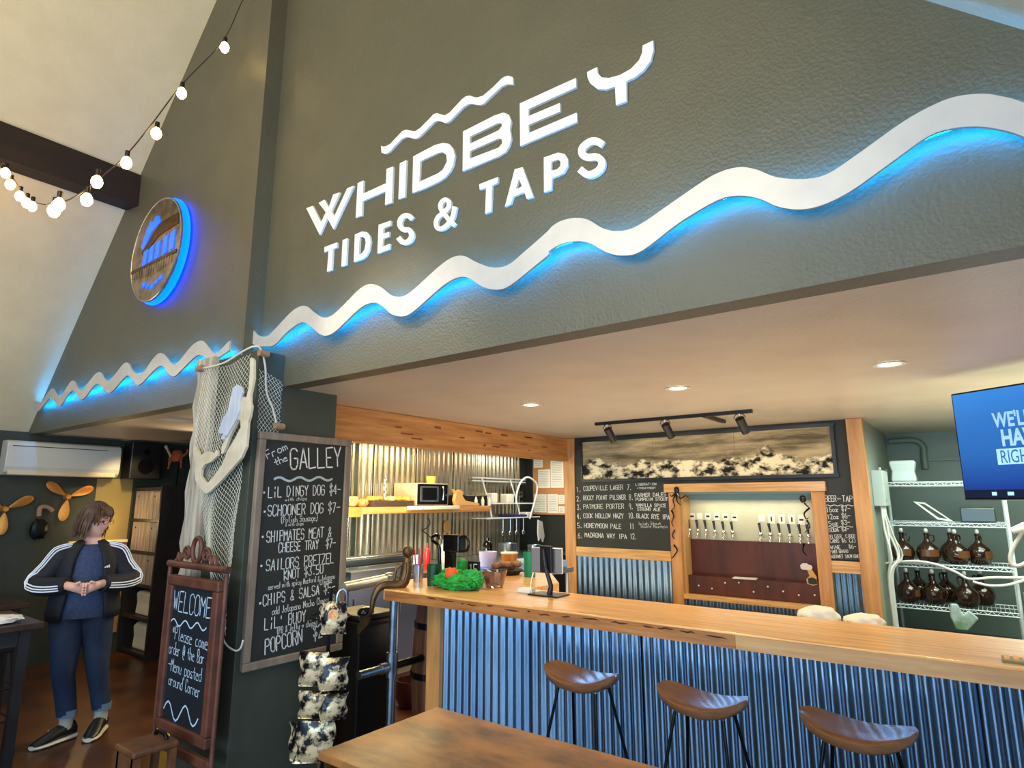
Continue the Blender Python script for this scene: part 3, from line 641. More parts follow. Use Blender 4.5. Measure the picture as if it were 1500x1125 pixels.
# fishing net
nt_ = thing('fishing_net', 'white fishing net draped down the pillar behind the wooden mermaid', 'net', (-3.7, 1.93, 1.7))
def netp(u, v):   # u across, v down
    vv = v; top = Vector((-4.0+.60*u, 1.925, 2.47-.03*math.sin(PI*u))); xl = -3.99+.42*max(0, vv-.35)/.65*1.0; xr = -3.425
    x = xl+(xr-xl)*u; z = top.z-(1.62)*vv + .05*math.sin(u*7+2)*vv
    return Vector((x+.006*math.sin(v*25+u*8), 1.935-.012*math.sin(u*9+v*6)-.01*v, z))
mb = M(); NU, NV = 17, 46
for k in range(-NV, NU+1, 1):
    for sgn in (1, -1):
        pts = []
        for j in range(NV+1):
            i = k+j if sgn == 1 else NU-(k+j)
            if 0 <= i <= NU: pts.append(netp(i/NU, j/NV))
        if len(pts) > 1: mb.tube(pts, .0013, 3, cap=False)
mb.build('net_mesh', rope, nt_)
def netq(u, v): 
    y = 1.975+.16*u*(1-.1*v); return Vector((XP+.012+.006*math.sin(v*20+u*5), y+.02*v, 2.38-.38*v-.05*u*(1-v)))
mb = M()
for k in range(-12, 7):
    for sgn in (1, -1):
        pts = []
        for j in range(13):
            i = k+j if sgn == 1 else 6-(k+j)
            if 0 <= i <= 6: pts.append(netq(i/6, j/12))
        if len(pts) > 1: mb.tube(pts, .0014, 3, cap=False)
mb.build('net_side_mesh', rope, nt_)
mb = M(); mb.tube(catmull([(-4.03, 1.93, 2.46), (-3.9, 1.925, 2.45), (-3.7, 1.925, 2.455), (-3.5, 1.93, 2.50), (-3.40, 1.94, 2.515), (-3.385, 1.975, 2.50), (-3.383, 2.01, 2.40), (-3.383, 2.03, 2.25), (-3.383, 2.08, 2.15), (-3.383, 2.12, 2.04)], 6), .006, 6); mb.build('rope', rope, nt_, smooth=True); mb = M()
mb.tube(catmull([onY(*p, 1.93) for p in [(330, 920), (326, 932), (332, 945), (344, 953), (352, 950), (356, 938)]], 5), .005, 6)
mb.build('rope', rope, nt_, smooth=True)
for c in ((-4.0, 1.92, 2.455), (-3.37, 1.985, 2.475), (-3.365, 2.12, 2.045)):
    M().tube([Vector(c)-Vector((.03, 0, 0)) if c[0] < -3.9 else Vector(c)-Vector((0, .03, 0)), Vector(c)+Vector((.03, 0, 0)) if c[0] < -3.9 else Vector(c)+Vector((0, .03, 0))], .02, 12).build('cork_float', cork, nt_, smooth=True)
# mermaid cut-out
me_ = thing('mermaid_cutout', 'cream wooden mermaid silhouette reaching up, hung over the net', 'wall art', (-3.6, 1.9, 1.65))
conv = lambda P, Y: [(p.x, p.z) for p in [onY(280+x/4.5, 490+y/4.5, Y) for x, y in P]]
mo = [(395, 150), (410, 165), (410, 290), (388, 400), (388, 450), (396, 470), (393, 495), (385, 540), (372, 580), (368, 660), (360, 740), (330, 810), (270, 880), (200, 960), (120, 1040), (95, 1052), (60, 1020), (25, 960), (20, 900), (28, 850), (14, 790), (14, 745), (28, 735), (45, 770), (58, 800), (90, 775), (120, 768), (150, 785), (163, 760), (172, 765), (170, 800), (130, 840), (85, 860), (66, 890), (62, 930), (90, 972), (110, 975), (140, 945), (200, 860), (240, 760), (290, 680), (325, 612), (322, 565), (306, 562), (250, 680), (212, 780), (197, 790), (200, 740), (230, 680), (265, 610), (262, 500), (275, 420), (300, 400), (330, 400), (345, 415), (362, 412), (375, 360), (385, 240), (386, 160)]
M().poly([conv(mo, 1.895)], lambda a, b, d: Vector((a, 1.895+d, b)), .018).build('mermaid_body', creamM, me_, bevel=.002)
hr = [(300, 328), (335, 345), (342, 380), (332, 400), (320, 440), (318, 500), (296, 560), (250, 640), (232, 672), (222, 660), (215, 692), (195, 690), (208, 652), (182, 655), (180, 630), (205, 560), (240, 500), (262, 400), (275, 352)]
M().poly([conv(hr, 1.885)], lambda a, b, d: Vector((a, 1.885+d, b)), .012).build('hair', greyHair, me_, bevel=.002)

# welcome sign
YZ = 1.80
ws = thing('welcome_sign', 'carved brown framed welcome chalkboard standing before the pillar', 'sign', (-3.6, YZ, 0))
x0, x1, z0, z1 = -3.87, -3.30, .35, 1.175; fw = .055
M().box((x0+.03, YZ+.004, z0+.03), (x1-.03, YZ+.02, z1-.03)).build('slate', chalkN, ws)
for nm, a, b in (('frame_rail', (x0, YZ-.015, z1-fw), (x1, YZ+.03, z1)), ('frame_rail', (x0, YZ-.015, z0), (x1, YZ+.03, z0+fw)), ('frame_stile', (x0, YZ-.015, z0+fw), (x0+fw, YZ+.03, z1-fw)), ('frame_stile', (x1-fw, YZ-.015, z0+fw), (x1, YZ+.03, z1-fw))):
    M().box(a, b).build(nm, frameBrown, ws, bevel=.008)
M().tube([(x0-.05, YZ+.01, 1.235), (x1+.05, YZ+.01, 1.235)], .02, 12).build('top_rail', frameBrown, ws, smooth=True)
for x in (x0-.035, x1+.035): M().tube([(x, YZ+.01, .0), (x, YZ+.01, 1.23)], .012, 10).build('stand_post', frameBrown, ws, smooth=True)
for x in (x0-.035, x1+.035): M().tube(catmull([(x, YZ-.16, .012), (x, YZ-.08, .05), (x, YZ+.01, .12), (x, YZ+.08, .05), (x, YZ+.15, .012)], 5), .012, 8).build('foot', frameBrown, ws, smooth=True)
M().box((x0-.03, YZ-.005, .25), (x1+.03, YZ+.025, .30)).build('lower_rail', frameBrown, ws, bevel=.006)
cx = (x0+x1)/2-.02
M().tube([(cx+.05*math.cos(t*PI/10), YZ+.01, 1.325+.068*math.sin(t*PI/10)) for t in range(20)], .013, 8, loop=True).build('crest_ring', frameBrown, ws, smooth=True)
for s in (-1, 1):
    P = []
    for t in range(22):
        a = t/21*3.2*PI; r = .042*(1-t/26); P.append((cx+s*(.11+r*math.cos(a)), YZ+.01, 1.30+r*math.sin(a)))
    M().tube(P, .010, 6).build('scroll', frameBrown, ws, smooth=True)
    P = [(cx+s*(.15+.055*t/8), YZ+.01, 1.275+.022*math.sin(t)) for t in range(13)]
    M().tube(P, .012, 6).build('scroll', frameBrown, ws, smooth=True)
mb = M(); q = lambda x, y: onY(200+x/3.2625, 780+y/3.2625, YZ+.004); n = (0, -1, 0)
chalk('WELCOME', q(176, 368), q(352, 412), .105, n, mb, .006, slant=0)
chalk('*Please come', q(170, 505), q(338, 560), .07, n, mb, .0048); chalk('order @ the Bar', q(155, 575), q(322, 630), .065, n, mb, .0048)
chalk('-Menu posted', q(152, 655), q(308, 712), .065, n, mb, .0048); chalk('around Corner', q(153, 725), q(302, 790), .062, n, mb, .0048)
mbw = M(); squiggle(q(165, 425), q(335, 455), .018, 3, n, mbw, .008); squiggle(q(130, 840), q(295, 890), .045, 2, n, mbw, .009)
mb.build('chalk_writing', chalkBl, ws)
mbw.build('chalk_wave', chalkBl, ws)

# yellow floor sign behind
yf = thing('wet_floor_sign', 'yellow folding floor sign half hidden behind the welcome board', 'sign', (-4.85, 2.25, 0))
yf.location = (-4.60, 2.33, 0)
for s in (-1, 1):
    mb = M(); mb.poly([[(-.14, 0), (.14, 0), (.08, .48), (-.08, .48)], [(-.05, .36), (.05, .36), (.04, .42), (-.04, .42)]], lambda a, b, d: Vector((a, s*(.14-.27*b)+d*s, b)), .012)
    mb.build('panel', yellowM, yf, world=False)
yf.rotation_euler = (0, 0, .5)

# ================================================================== BAR ITEMS (things on the counter)
ZB = 1.07
# carved mermaid over the counter edge
mm = thing('mermaid_figure', 'small brown carved mermaid whose tail hangs over the bar corner', 'figurine', (-3.05, 2.86, ZB))
body = M(); P = catmull([(-2.915, 2.79, 1.25), (-2.92, 2.79, 1.2), (-2.925, 2.78, 1.13), (-2.94, 2.76, 1.09), (-3.0, 2.66, 1.085), (-3.02, 2.62, 1.02), (-3.03, 2.615, .95), (-3.06, 2.61, .90)], 4)
k = len(P); body.tube(P, [.022+.014*math.sin(min(1, i/k*1.6)*PI) if i < k*.6 else .022*(1-(i/k-.6)*1.7) for i in range(k)], 10); body.build('body', bronze, mm, smooth=True)
M().ball((-2.91, 2.785, 1.285), .033, 10, (1, 1, 1.15)).build('head', bronze, mm, smooth=True)
M().tube([(-2.935, 2.78, 1.22), (-2.975, 2.75, 1.18), (-2.965, 2.73, 1.12)], .010, 8).build('arm', bronze, mm, smooth=True)
M().tube([(-2.90, 2.775, 1.22), (-2.865, 2.75, 1.17), (-2.88, 2.74, 1.11)], .010, 8).build('arm', bronze, mm, smooth=True)
M().poly([[(-3.06, .92), (-3.03, .90), (-3.05, .86), (-3.10, .82), (-3.13, .79), (-3.14, .84), (-3.11, .89), (-3.08, .91)]], lambda a, b, d: Vector((a, 2.60+d, b)), .014).build('tail_fin', bronze, mm, smooth=True)
# dark red stick/tube beside
rb = thing('straw_holder', 'metal tumbler with red straws at the far left bar corner', 'cup', (-3.05, 3.02, ZB))
M().lathe([(.03, 0), (.036, .11), (.034, .11), (.028, .004)], (0, 0, 0), 16).build('tumbler', steel, rb, smooth=True, world=False)
for i in range(4):
    M().cyl((0.01*math.cos(i*2), .01*math.sin(i*2), .01), (.03*math.cos(i*2+.3), .03*math.sin(i*2+.3), .21), .004, n=6).build('straw', redM, rb, world=False)
# swamp decoration
sd = thing('tulle_heap', 'heap of bright green tulle with an orange plush toy on the bar', 'decoration', (-2.55, 2.93, ZB))
mb = M(); random.seed(2)
def lump(p): k = 1+.28*noise.noise(p*3.1)+.2*noise.noise(p*7); return p*k
mb.ball((-2.62, 2.90, ZB+.045), .05, 24, (3.2, 1.35, .95), lump); mb.ball((-2.69, 2.96, ZB+.062), .045, 16, (1.8, 1.2, 1.2), lump); mb.ball((-2.52, 2.95, ZB+.06), .045, 16, (1.8, 1.2, 1.3), lump)
mb.v = [Vector((v.x, v.y, max(v.z, ZB+.002))) for v in mb.v]
hp = mb.build('tulle', greenM, sd, smooth=False)
mb = M()
for i in range(60):
    a = random.uniform(0, 2*PI); r = random.uniform(.3, 1); c = Vector((-2.62+.16*r*math.cos(a), 2.91+.06*r*math.sin(a), ZB+.02+.09*(1-r)))
    P = [c+Vector((random.uniform(-.03, .03), random.uniform(-.02, .02), random.uniform(-.01, .03))) for _ in range(5)]; P = [Vector((p.x, p.y, max(p.z, ZB+.004))) for p in P]
    mb.tube(catmull(P, 3), (.003), 4)
mb.build('tulle_strand', greenM, sd, kind='stuff')
M().ball((-2.62, 2.875, ZB+.095), .036, 10, (1.15, 1, .95), lump).build('plush_toy', orangeM, sd, smooth=True)
gb = tag(M().lathe([(.04, 0), (.046, .13), (.044, .13), (.038, .006)], (-2.84, 2.95, ZB), 18).build('green_bucket', greenD, smooth=True), 'dark green glittery tumbler left of the tulle heap', 'cup')
gt = thing('green_tumbler', 'tall clear green tumbler rising behind the tulle heap', 'cup', (-2.66, 3.02, ZB))
M().lathe([(.028, 0), (.034, .15), (.031, .15), (.025, .01)], (0, 0, 0), 16).build('tumbler', mat('green_glass', (20, 130, 50), .1), gt, smooth=True, world=False)
M().ball((0, 0, .155), .022, 8, (1, 1, .8)).build('lid_knob', greenM, gt, smooth=True, world=False)
# black beer-tower / ornament
oc = thing('black_ornament', 'tall black ornament with a curled hook and mug loops behind the tulle', 'ornament', (-2.78, 3.25, ZB))
P = [onY(x, y, 3.25) for x, y in [(645, 845), (644, 820), (643, 800), (634, 792), (634, 786), (641, 784), (645, 790)]]
M().tube(catmull(P, 4), .012, 8).build('hook', blackG, oc, smooth=True)
def bx(pl, x0_, y0_, x1_, y1_, d=.05):
    a = onY(x0_, y1_, pl); b = onY(x1_, y0_, pl); return (a.x, pl, a.z), (b.x, pl+d, b.z)
M().box(*bx(3.22, 648, 784, 672, 808, .08)).build('mug', blackG, oc, bevel=.01)
P = [onY(x, y, 3.24) for x, y in [(672, 787), (682, 786), (687, 795), (684, 806), (674, 808)]]
M().tube(catmull(P, 4), .009, 8).build('mug_handle', blackG, oc, smooth=True)
M().box(*bx(3.24, 650, 808, 662, 846, .05)).build('stem', blackG, oc, bevel=.008)
M().cyl((-2.76, 3.26, ZB), (-2.76, 3.26, ZB+.03), .09, n=24).build('base', blackG, oc, smooth=True)
# 15 sign
nb = thing('number_sign', 'small black table number reading 15 behind the glass bowl', 'sign', (-2.46, 3.12, ZB))
M().box(*bx(3.12, 684, 823, 701, 845, .02)).build('card', blackM, nb, bevel=.003)
mb = M(); chalk('15', onY(687.5, 839, 3.118), onY(699, 840, 3.118), .055, (0, -1, 0), mb, .006, .02); mb.build('numeral', chalkW, nb)
# glass bowl
gb_ = onZ(715, 862, ZB)+Vector((0, .06, 0))
gl = tag(M().lathe([(.05, 0), (.057, .014), (.082, .10), (.077, .10), (.052, .022), (.02, .018)], gb_, 28, cap=True).build('glass_bowl', mat('smoky_glass', (196, 172, 164), .04, trans=.92, ior=1.45), smooth=True), 'smoky clear glass bowl on the bar just right of the green tulle', 'bowl')
cp = M().box((gb_.x+.005, gb_.y-.005, ZB+.03), (gb_.x+.05, gb_.y+.001, ZB+.09)); tag(cp.build('price_card', paperM), 'small white card standing inside the smoky glass bowl', 'card')
tag(M().box((-2.23, 3.02, ZB), (-2.14, 3.08, ZB+.028)).build('sugar_packet_box', whiteP, bevel=.006), 'small white box between the glass bowl and the tablet', 'box')
# tablet on stand
tg = thing('tablet_stand', 'dark tablet on a jointed black stand seen from behind on the bar', 'tablet', (-2.02, 3.05, ZB))
M().box((-2.13, 2.98, ZB), (-1.93, 3.12, ZB+.008)).build('base_plate', blackM, tg, bevel=.003)
M().tube([(-2.03, 3.06, ZB+.008), (-2.02, 3.06, ZB+.05), (-2.05, 3.05, ZB+.15)], [.018, .014, .012], 10).build('lower_arm', mat('dark_grey_metal', (52, 48, 50), .4, .6), tg, smooth=True)
M().tube([(-2.05, 3.05, ZB+.15), (-2.07, 3.06, ZB+.25)], .013, 10).build('upper_arm', MATS['dark_grey_metal'], tg, smooth=True)
M().box((-2.10, 3.065, ZB+.12), (-2.02, 3.085, ZB+.27)).build('bracket', blackM, tg, bevel=.004)
M().box((-2.17, 3.09, ZB+.115), (-1.98, 3.10, ZB+.255), rz=.22).build('tablet', mat('taupe_tablet', (120, 108, 100), .35, .3), tg, bevel=.006)
M().box((-2.172, 3.098, ZB+.112), (-1.976, 3.107, ZB+.258), rz=.22).build('tablet_rim', whiteP, tg, bevel=.004)
P = [(-2.17, 3.16, ZB+.18), (-2.18, 3.12, ZB+.12), (-2.16, 3.06, ZB+.05), (-2.11, 2.995, ZB+.012)]
M().tube(catmull(P, 5), .004, 6).build('cable', whiteP, tg, smooth=True)
# bread basket, cups and tubs on the return
bk = thing('bread_basket', 'dark tray piled with small tan bread rolls behind the glass bowl', 'tray', (-2.5, 3.45, ZB))
M().lathe([(.10, 0), (.13, .035), (.125, .035), (.095, .006)], (0, 0, 0), 24).build('tray', wicker, bk, smooth=True, world=False)
for i in range(9):
    a = i*2.4; r = .018+.008*i; M().ball((r*1.1*math.cos(a), r*math.sin(a), .05+.012*(i % 3)), .03, 8, (1.2, .9, .8), lump).build('roll', towelM, bk, smooth=True, world=False)
bk.location = onZ(728, 843, ZB)+Vector((0, .1, 0))
def tub(nm, lab, x, y, z, r, h, m, cat='tub', lid=None):
    t = thing(nm, lab, cat, (x, y, z)); M().lathe([(r*.85, 0), (r, h), (r*.95, h), (r*.8, .005)], (0, 0, 0), 20).build('body', m, t, smooth=True, world=False)
    if lid: M().cyl((0, 0, h), (0, 0, h+.012), r*1.06, n=20).build('lid', lid, t, world=False)
    return t
p = onZ(769, 846, ZB); tub('green_cup', 'green patterned cup behind the tablet on the bar', p.x, p.y+.06, ZB, .045, .17, greenC, 'cup')
mb = M(); c = Vector((p.x, p.y+.06, ZB))
for i in range(7):
    a = -2.2+i*.25; h = .05+.016*(i*3 % 5); mb.quad(*[c+Vector((.0425*math.cos(a+da), .0445*math.sin(a+da), h+dz))*1.0 for da, dz in ((0, 0), (.16, .01), (.16, .035), (0, .02))])
# blue return worktop & tubs
cr = thing('work_cart', 'low steel work table with blue trays behind the bar corner', 'table', (-3.6, 4.75, 0))
M().box((-3.95, 4.40, .93), (-3.20, 5.25, .97)).build('table_top', steel, cr, bevel=.004)
for x in (-3.92, -3.25):
    for y in (4.44, 5.20): M().cyl((x, y, 0), (x, y, .93), .018, n=10).build('leg', steel, cr)
tag(M().box((-3.88, 4.43, .97), (-3.28, 4.75, 1.005)).build('blue_tray', blueT, bevel=.01), 'flat blue plastic tray, the lower one on the steel work table', 'tray')
tag(M().box((-3.70, 4.80, .97), (-3.24, 5.20, 1.04)).build('blue_tray', mat('pale_blue_tray', (150, 184, 226), .4), bevel=.01), 'pale blue deep tray at the back of the steel work table', 'tray')
tub('ice_tub', 'pale lilac plastic tub on the steel work table', -3.72, 4.58, 1.005, .085, .13, mat('lilac_plastic', (206, 196, 224), .4))
tub('sauce_tub', 'amber filled tub with a white lid beside the lilac tub', -3.50, 4.62, 1.005, .075, .12, mat('amber_sauce', (190, 112, 30), .3), lid=whiteP)
# cream cushions of towel beyond the bar & coaster
def cush(nm, lab, x, sx):
    mb = M(); mb.ball((x, 3.33, 1.05), .05, 24, (sx, 1.6, 1.15 if sx > 1.8 else .85), lambda p: p*(1+.16*noise.noise(p*1.7)+.06*noise.noise(p*5))); tag(mb.build(nm, cloth, smooth=True), lab, 'cushion')
cush('folded_towel', 'rounded cream towel bundle behind the bar under the price list', -.675, 1.9); cush('folded_towel', 'flatter cream towel bundle to the right of the rounded one', -.485, 1.75)
for i, x in enumerate((-.68, -.46)): pass
tag(M().box((-.83, 3.22, .90), (-.3, 3.52, 1.0)).build('back_shelf', blackW), 'dark ledge behind the bar holding the cream towel bundles', 'shelf')
cs = thing('coaster_tile', 'small dark green ribbed tile lying on the bar top at the right', 'coaster', (.05, 2.76, ZB))
M().box((-.005, 2.72, ZB), (.12, 2.80, ZB+.008)).build('tile', mat('olive_tile', (110, 100, 50), .4), cs)
for i in range(5): M().box((.003+i*.024, 2.724, ZB+.008), (.018+i*.024, 2.796, ZB+.012)).build('slat', brass, cs)
# barrel + vertical pipe frame
br = thing('wooden_barrel', 'brown stave barrel under the left end of the bar', 'barrel', (-2.98, 3.12, 0))
M().lathe([(.12, 0), (.155, .3), (.165, .5), (.155, .7), (.13, .98)], (-2.98, 3.14, 0), 14).build('staves', mat('barrel_wood', (112, 66, 38), .6, c2=(76, 42, 24), scale=5, stretch=(5, 5, .4)), br)
for z, r in ((.2, .15), (.5, .169), (.8, .15)): M().lathe([(r, z-.02), (r+.003, z+.02)], (-2.98, 3.14, 0), 14, cap=False).build('hoop', ironM, br)
pr = thing('pipe_railing', 'galvanised pipe railing between the pillar and the bar corner', 'railing', (-2.95, 2.72, 0))
M().cyl((-2.95, 2.72, 0), (-2.95, 2.72, 1.0), .024, n=16).build('upright_pipe', pipeM, pr, smooth=True)
M().tube([(-2.95, 2.72, .56), (-2.95, 2.72, .70)], .034, 16).build('tee_fitting', pipeM, pr, smooth=True)
M().tube([(-2.95, 2.47, .62), (-2.95, 2.62, .62), (-2.95, 2.72, .62)], .024, 14).build('lower_pipe', pipeM, pr, smooth=True)
M().tube([(-2.95, 2.63, .62), (-2.95, 2.68, .62)], .031, 14).build('collar', pipeM, pr, smooth=True)
M().tube([(-2.95, 2.72, .62), (-2.95, 2.97, .62)], .022, 14).build('lower_pipe', ironM, pr, smooth=True)
hr_ = thing('pipe_handrail', 'thick pale pipe handrail ending in an elbow behind the menu board', 'railing', (-3.25, 2.8, 0))
M().tube([(-3.25, 2.57, 1.065), (-3.25, 2.93, 1.085)], .032, 16).build('rail_pipe', mat('brushed_pipe', (206, 200, 184), .35, .8), hr_, smooth=True)
M().tube(catmull([(-3.25, 2.91, 1.085), (-3.25, 2.97, 1.085), (-3.25, 3.0, 1.05), (-3.25, 3.0, .99)], 4), .038, 16).build('elbow', pipeM, hr_, smooth=True)
M().cyl((-3.25, 3.0, 0), (-3.25, 3.0, 1.0), .03, n=14).build('post', pipeM, hr_, smooth=True)
# bin
bn = thing('tall_bin', 'tall black plastic bin between the pillar and the kitchen', 'bin', (-3.55, 3.0, 0))
M().rings([[Vector((-3.5+sx*.17*k, 2.93+sy*.15*k, z)) for sx, sy in ((-1, -1), (1, -1), (1, 1), (-1, 1))] for z, k in ((0, .85), (.78, 1), (.80, 1.1), (.82, 1.1))]).build('body', blackM, bn, bevel=.01)
M().box((-3.68, 2.77, .82), (-3.32, 3.09, .86)).build('lid', blackM, bn, bevel=.015)
M().ball((-3.36, 2.85, .87), .04, 8, (1.3, 1.5, 1)).build('bag_knot', blackG, bn, smooth=True)
# chip rack
ck = thing('snack_rack', 'black wire rack of snack packets beside the pillar', 'rack', (-3.12, 2.45, 0))
M().cyl((-3.2, 2.44, 0), (-3.2, 2.44, 1.08), .012, n=8).build('pole', ironM, ck)
for z in (.22, .42, .60, .92): M().tube([(-3.2+.12*math.cos(t*PI/8), 2.44+.12*math.sin(t*PI/8), z) for t in range(16)], .004, 6, loop=True).build('basket_ring', ironM, ck)
M().tube(catmull([(-3.06, 2.38, .98), (-3.06, 2.38, 1.06), (-3.045, 2.40, 1.09), (-3.03, 2.42, 1.06), (-3.03, 2.42, .97)], 5), .006, 6).build('hook', steel, ck, smooth=True)
def packet(x, y, z, w, h, rz, tx, lab):
    t = thing('snack_packet', lab, 'packet', (x, y, z), rz, 'snack packets in the wire rack'); mb = M(); N = 6; R = []
    for i in range(N+1):
        v = i/N; b = .028*math.sin(PI*v)**.6+.001; zz = h*v; ww = w/2*(1-.06*math.sin(PI*v)+.10*math.sin(v*9+x*40))
        R.append([Vector((ww*math.cos(a)*(1 if abs(math.cos(a)) > .3 else .8), b*math.sin(a)+.006*math.sin(9*v+a*2), zz)) for a in [2*PI*j/10 for j in range(10)]])
    mb.rings(R); mb.v = [Matrix.Rotation(tx, 3, 'X')@v for v in mb.v]
    mb.build('bag', chipM, t, smooth=True, world=False)
    if h != .18: return
    c = M().tube([Matrix.Rotation(tx, 3, 'X')@Vector((0, -.029, h*.62)), Matrix.Rotation(tx, 3, 'X')@Vector((0, -.031, h*.62))], w*.2, 14); c.build('print_roundel', mat('food_print', (214, 110, 60), .4, c2=(240, 200, 120), scale=40), t, world=False)
packet(-3.07, 2.37, .845, .15, .18, .75, 0, 'square snack packet hanging highest in the rack, beside the menu board')
packet(-3.13, 2.30, .57, .17, .19, .55, .1, 'upper snack packet in the rack, just below the menu board corner')
packet(-3.01, 2.34, .56, .16, .17, .9, -.1, 'snack packet tilted right in the upper basket')
packet(-3.13, 2.31, .40, .17, .15, .6, .1, 'snack packet lying in the middle basket')
packet(-3.02, 2.36, .40, .15, .14, 1.0, 0, 'small grey snack packet at the right of the middle basket')
packet(-3.10, 2.31, .18, .22, .22, .7, .05, 'large crumpled snack packet in the lowest basket')
packet(-3.19, 2.29, .17, .17, .2, .4, 0, 'dark snack packet against the pillar in the lowest basket')

# ================================================================== PICTURE, CHALK LISTS, TRACK
pc = thing('aerial_panorama', 'long black framed black and white aerial panorama above the taps', 'picture', (-2.27, Y0-.02, 2.0))
pa = (-3.53, 1.83); pb = (-1.0, 2.245)
for i in range(3):
    xa = pa[0]+(pb[0]-pa[0])*i/3; xb = pa[0]+(pb[0]-pa[0])*(i+1)/3
    M().box((xa+.001, Y0-.016, pa[1]), (xb-.001, Y0-.006, pb[1])).build('photo_panel', aerial, pc)
mb = M()
for nm, a, b in (('f', (pa[0]-.015, pb[1]), (pb[0]+.04, pb[1]+.03)), ('f', (pa[0]-.015, pa[1]-.03), (pb[0]+.04, pa[1])), ('f', (pa[0]-.02, pa[1]), (pa[0], pb[1])), ('f', (pb[0], pa[1]), (pb[0]+.03, pb[1]))):
    M().box((a[0], Y0-.03, a[1]), (b[0], Y0-.001, b[1])).build('frame_rail', blackM, pc)
tl = thing('tap_list', 'white chalk list of twelve beers on the black wall left of the taps', 'chalk writing', (-3.0, Y0-.001, 1.4))
mb = M(); q = lambda x, y: onY(840+x/8.04, 690+y/8.04, Y0-.001); n = (0, -1, 0)
def tlw(t, x0_, y0_, x1_, y1_, h=.048, w=.0062): chalk(t, q(x0_, y0_), q(x1_, y1_), h, n, mb, w, .04)
for t, x, y in (('1.', 35, 245), ('2.', 38, 355), ('3.', 42, 455), ('4.', 42, 560), ('5.', 48, 668), ('6.', 55, 790)): tlw(t, x, y, x+55, y, .052)
tlw('COUPEVILLE LAGER', 120, 232, 582, 216); tlw('ROCKY POINT PILSNER', 118, 342, 616, 334); tlw('PATMORE PORTER', 120, 445, 595, 440)
tlw('COOK HOLLOW HAZY', 120, 552, 590, 556); tlw('HONEYMOON PALE', 128, 665, 562, 680); tlw('MADRONA WAY IPA', 136, 778, 628, 800)
for t, x, y in (('7.', 635, 222), ('8.', 655, 338), ('9.', 655, 448), ('10.', 650, 555), ('11', 665, 680), ('12.', 672, 800)): tlw(t, x, y, x+(50 if len(t) < 3 else 75), y+2, .055)
tlw('LIBERATION', 732, 172, 975, 165, .022, .004); tlw('-TREATMENT', 750, 212, 970, 208, .018, .0035)
tlw('FARMER DALES', 725, 305, 1092, 295, .036); tlw('PUMPKIN STOUT', 735, 350, 1112, 347, .03); tlw('VANILLA SPICE', 740, 418, 1088, 425, .032); tlw('STRONG ALE', 752, 465, 1022, 470, .03)
tlw('BLACK RYE IPA', 745, 552, 1132, 568, .044, .007); tlw('Irish Stout', 765, 635, 1030, 632, .03, .0035); tlw('Double Mountain', 797, 665, 1108, 672, .03, .0035)
mb.build('chalk_letters', chalkW, tl, kind='stuff')
pl = thing('price_list', 'white chalk beer price list on the black wall right of the taps', 'chalk writing', (-1.0, Y0-.001, 1.4))
mb = M(); q = lambda x, y: onY(1181.5+(68+(x-68)*.97)/2.446, 500+y/2.446, Y0-.001)
def plw(t, x0_, y0_, x1_, y1_, h=.036, w=.005): chalk(t, q(x0_, y0_), q(x1_, y1_), h, n, mb, w, .04)
plw('BEER', 68, 574, 108, 574, .05); plw('on', 112, 566, 124, 566, .02, .003); plw('TAP', 130, 574, 168, 575, .05); mbw = M(); squiggle(q(68, 588), q(172, 588), .004, 4, n, mbw, .005)
plw('16oz $7-', 72, 612, 160, 608, .044); plw('12oz $6-', 76, 637, 160, 633, .04); plw('5oz $3-', 82, 660, 160, 656, .036); squiggle(q(75, 665), q(170, 664), .004, 4, n, mbw, .004)
plw('SODA $2-', 82, 683, 155, 678, .03); plw('SELTZER, CIDER', 80, 706, 178, 703, .028, .0035); plw('CANS $6 (2)', 86, 722, 180, 719, .03, .004); plw('WINE   $6-', 88, 745, 182, 742, .03, .004)
plw('PINOT GRIGIO', 86, 760, 152, 757, .026, .0035); plw('CABERNET SAUVIGNON', 84, 777, 200, 775, .026, .0035)
mb.build('chalk_letters', chalkW, pl, kind='stuff')
mbw.build('chalk_wave', chalkW, pl)
tk = thing('track_light', 'black ceiling track with three spot heads above the panorama', 'track light', (-2.05, 4.92, 2.3))
M().box((-2.74, 4.905, 2.272), (-1.35, 4.94, 2.299)).build('track', blackM, tk)
M().box((-1.76, 4.9, 2.272), (-1.725, 5.45, 2.299)).build('feed_arm', blackM, tk)
for (x, px_, py_) in ((-2.62, 892, 640), (-2.07, 980, 635), (-1.45, 1085, 628)):
    hd = M().tube([(x, 4.92, 2.235), (x+.02, 5.0, 2.13)], [.036, .032], 14).build('spot_head', blackM, tk, smooth=True)
    M().tube([(x+.045*math.cos(t*PI/10), 4.92, 2.235+.04*math.sin(t*PI/10)) for t in range(11)], .003, 5).build('yoke', ironM, hd)
    M().cyl((x, 4.92, 2.25), (x, 4.92, 2.275), .012, n=8).build('stem', chrome, hd)
    light('SPOT', 'track_beam', (x+.02, 5.02, 2.12), 7, (1, .85, .6), .02, spot=62, look=(x+.1, 6.04, 2.0))
ROWL = ['leftmost recessed downlight nearest the timber beam', 'middle recessed downlight of the row over the bar', 'right recessed downlight in the ceiling over the bar']
dl0 = None
for i, x in enumerate((-2.588, -1.452, -.302)):
    t = thing('ceiling_downlight', ROWL[i], 'ceiling light', (x, 3.68, 2.3), group='recessed downlights over the bar')
    M().lathe([(.075, -.001), (.078, -.006), (.055, -.006), (.05, -.001)], (0, 0, 0), 28, cap=False).build('trim_ring', whiteP, t, smooth=True, world=False)
    M().cyl((0, 0, -.003), (0, 0, -.0035), .054, n=24).build('lens', glowW, t, world=False)
    t.location.z = 2.2995
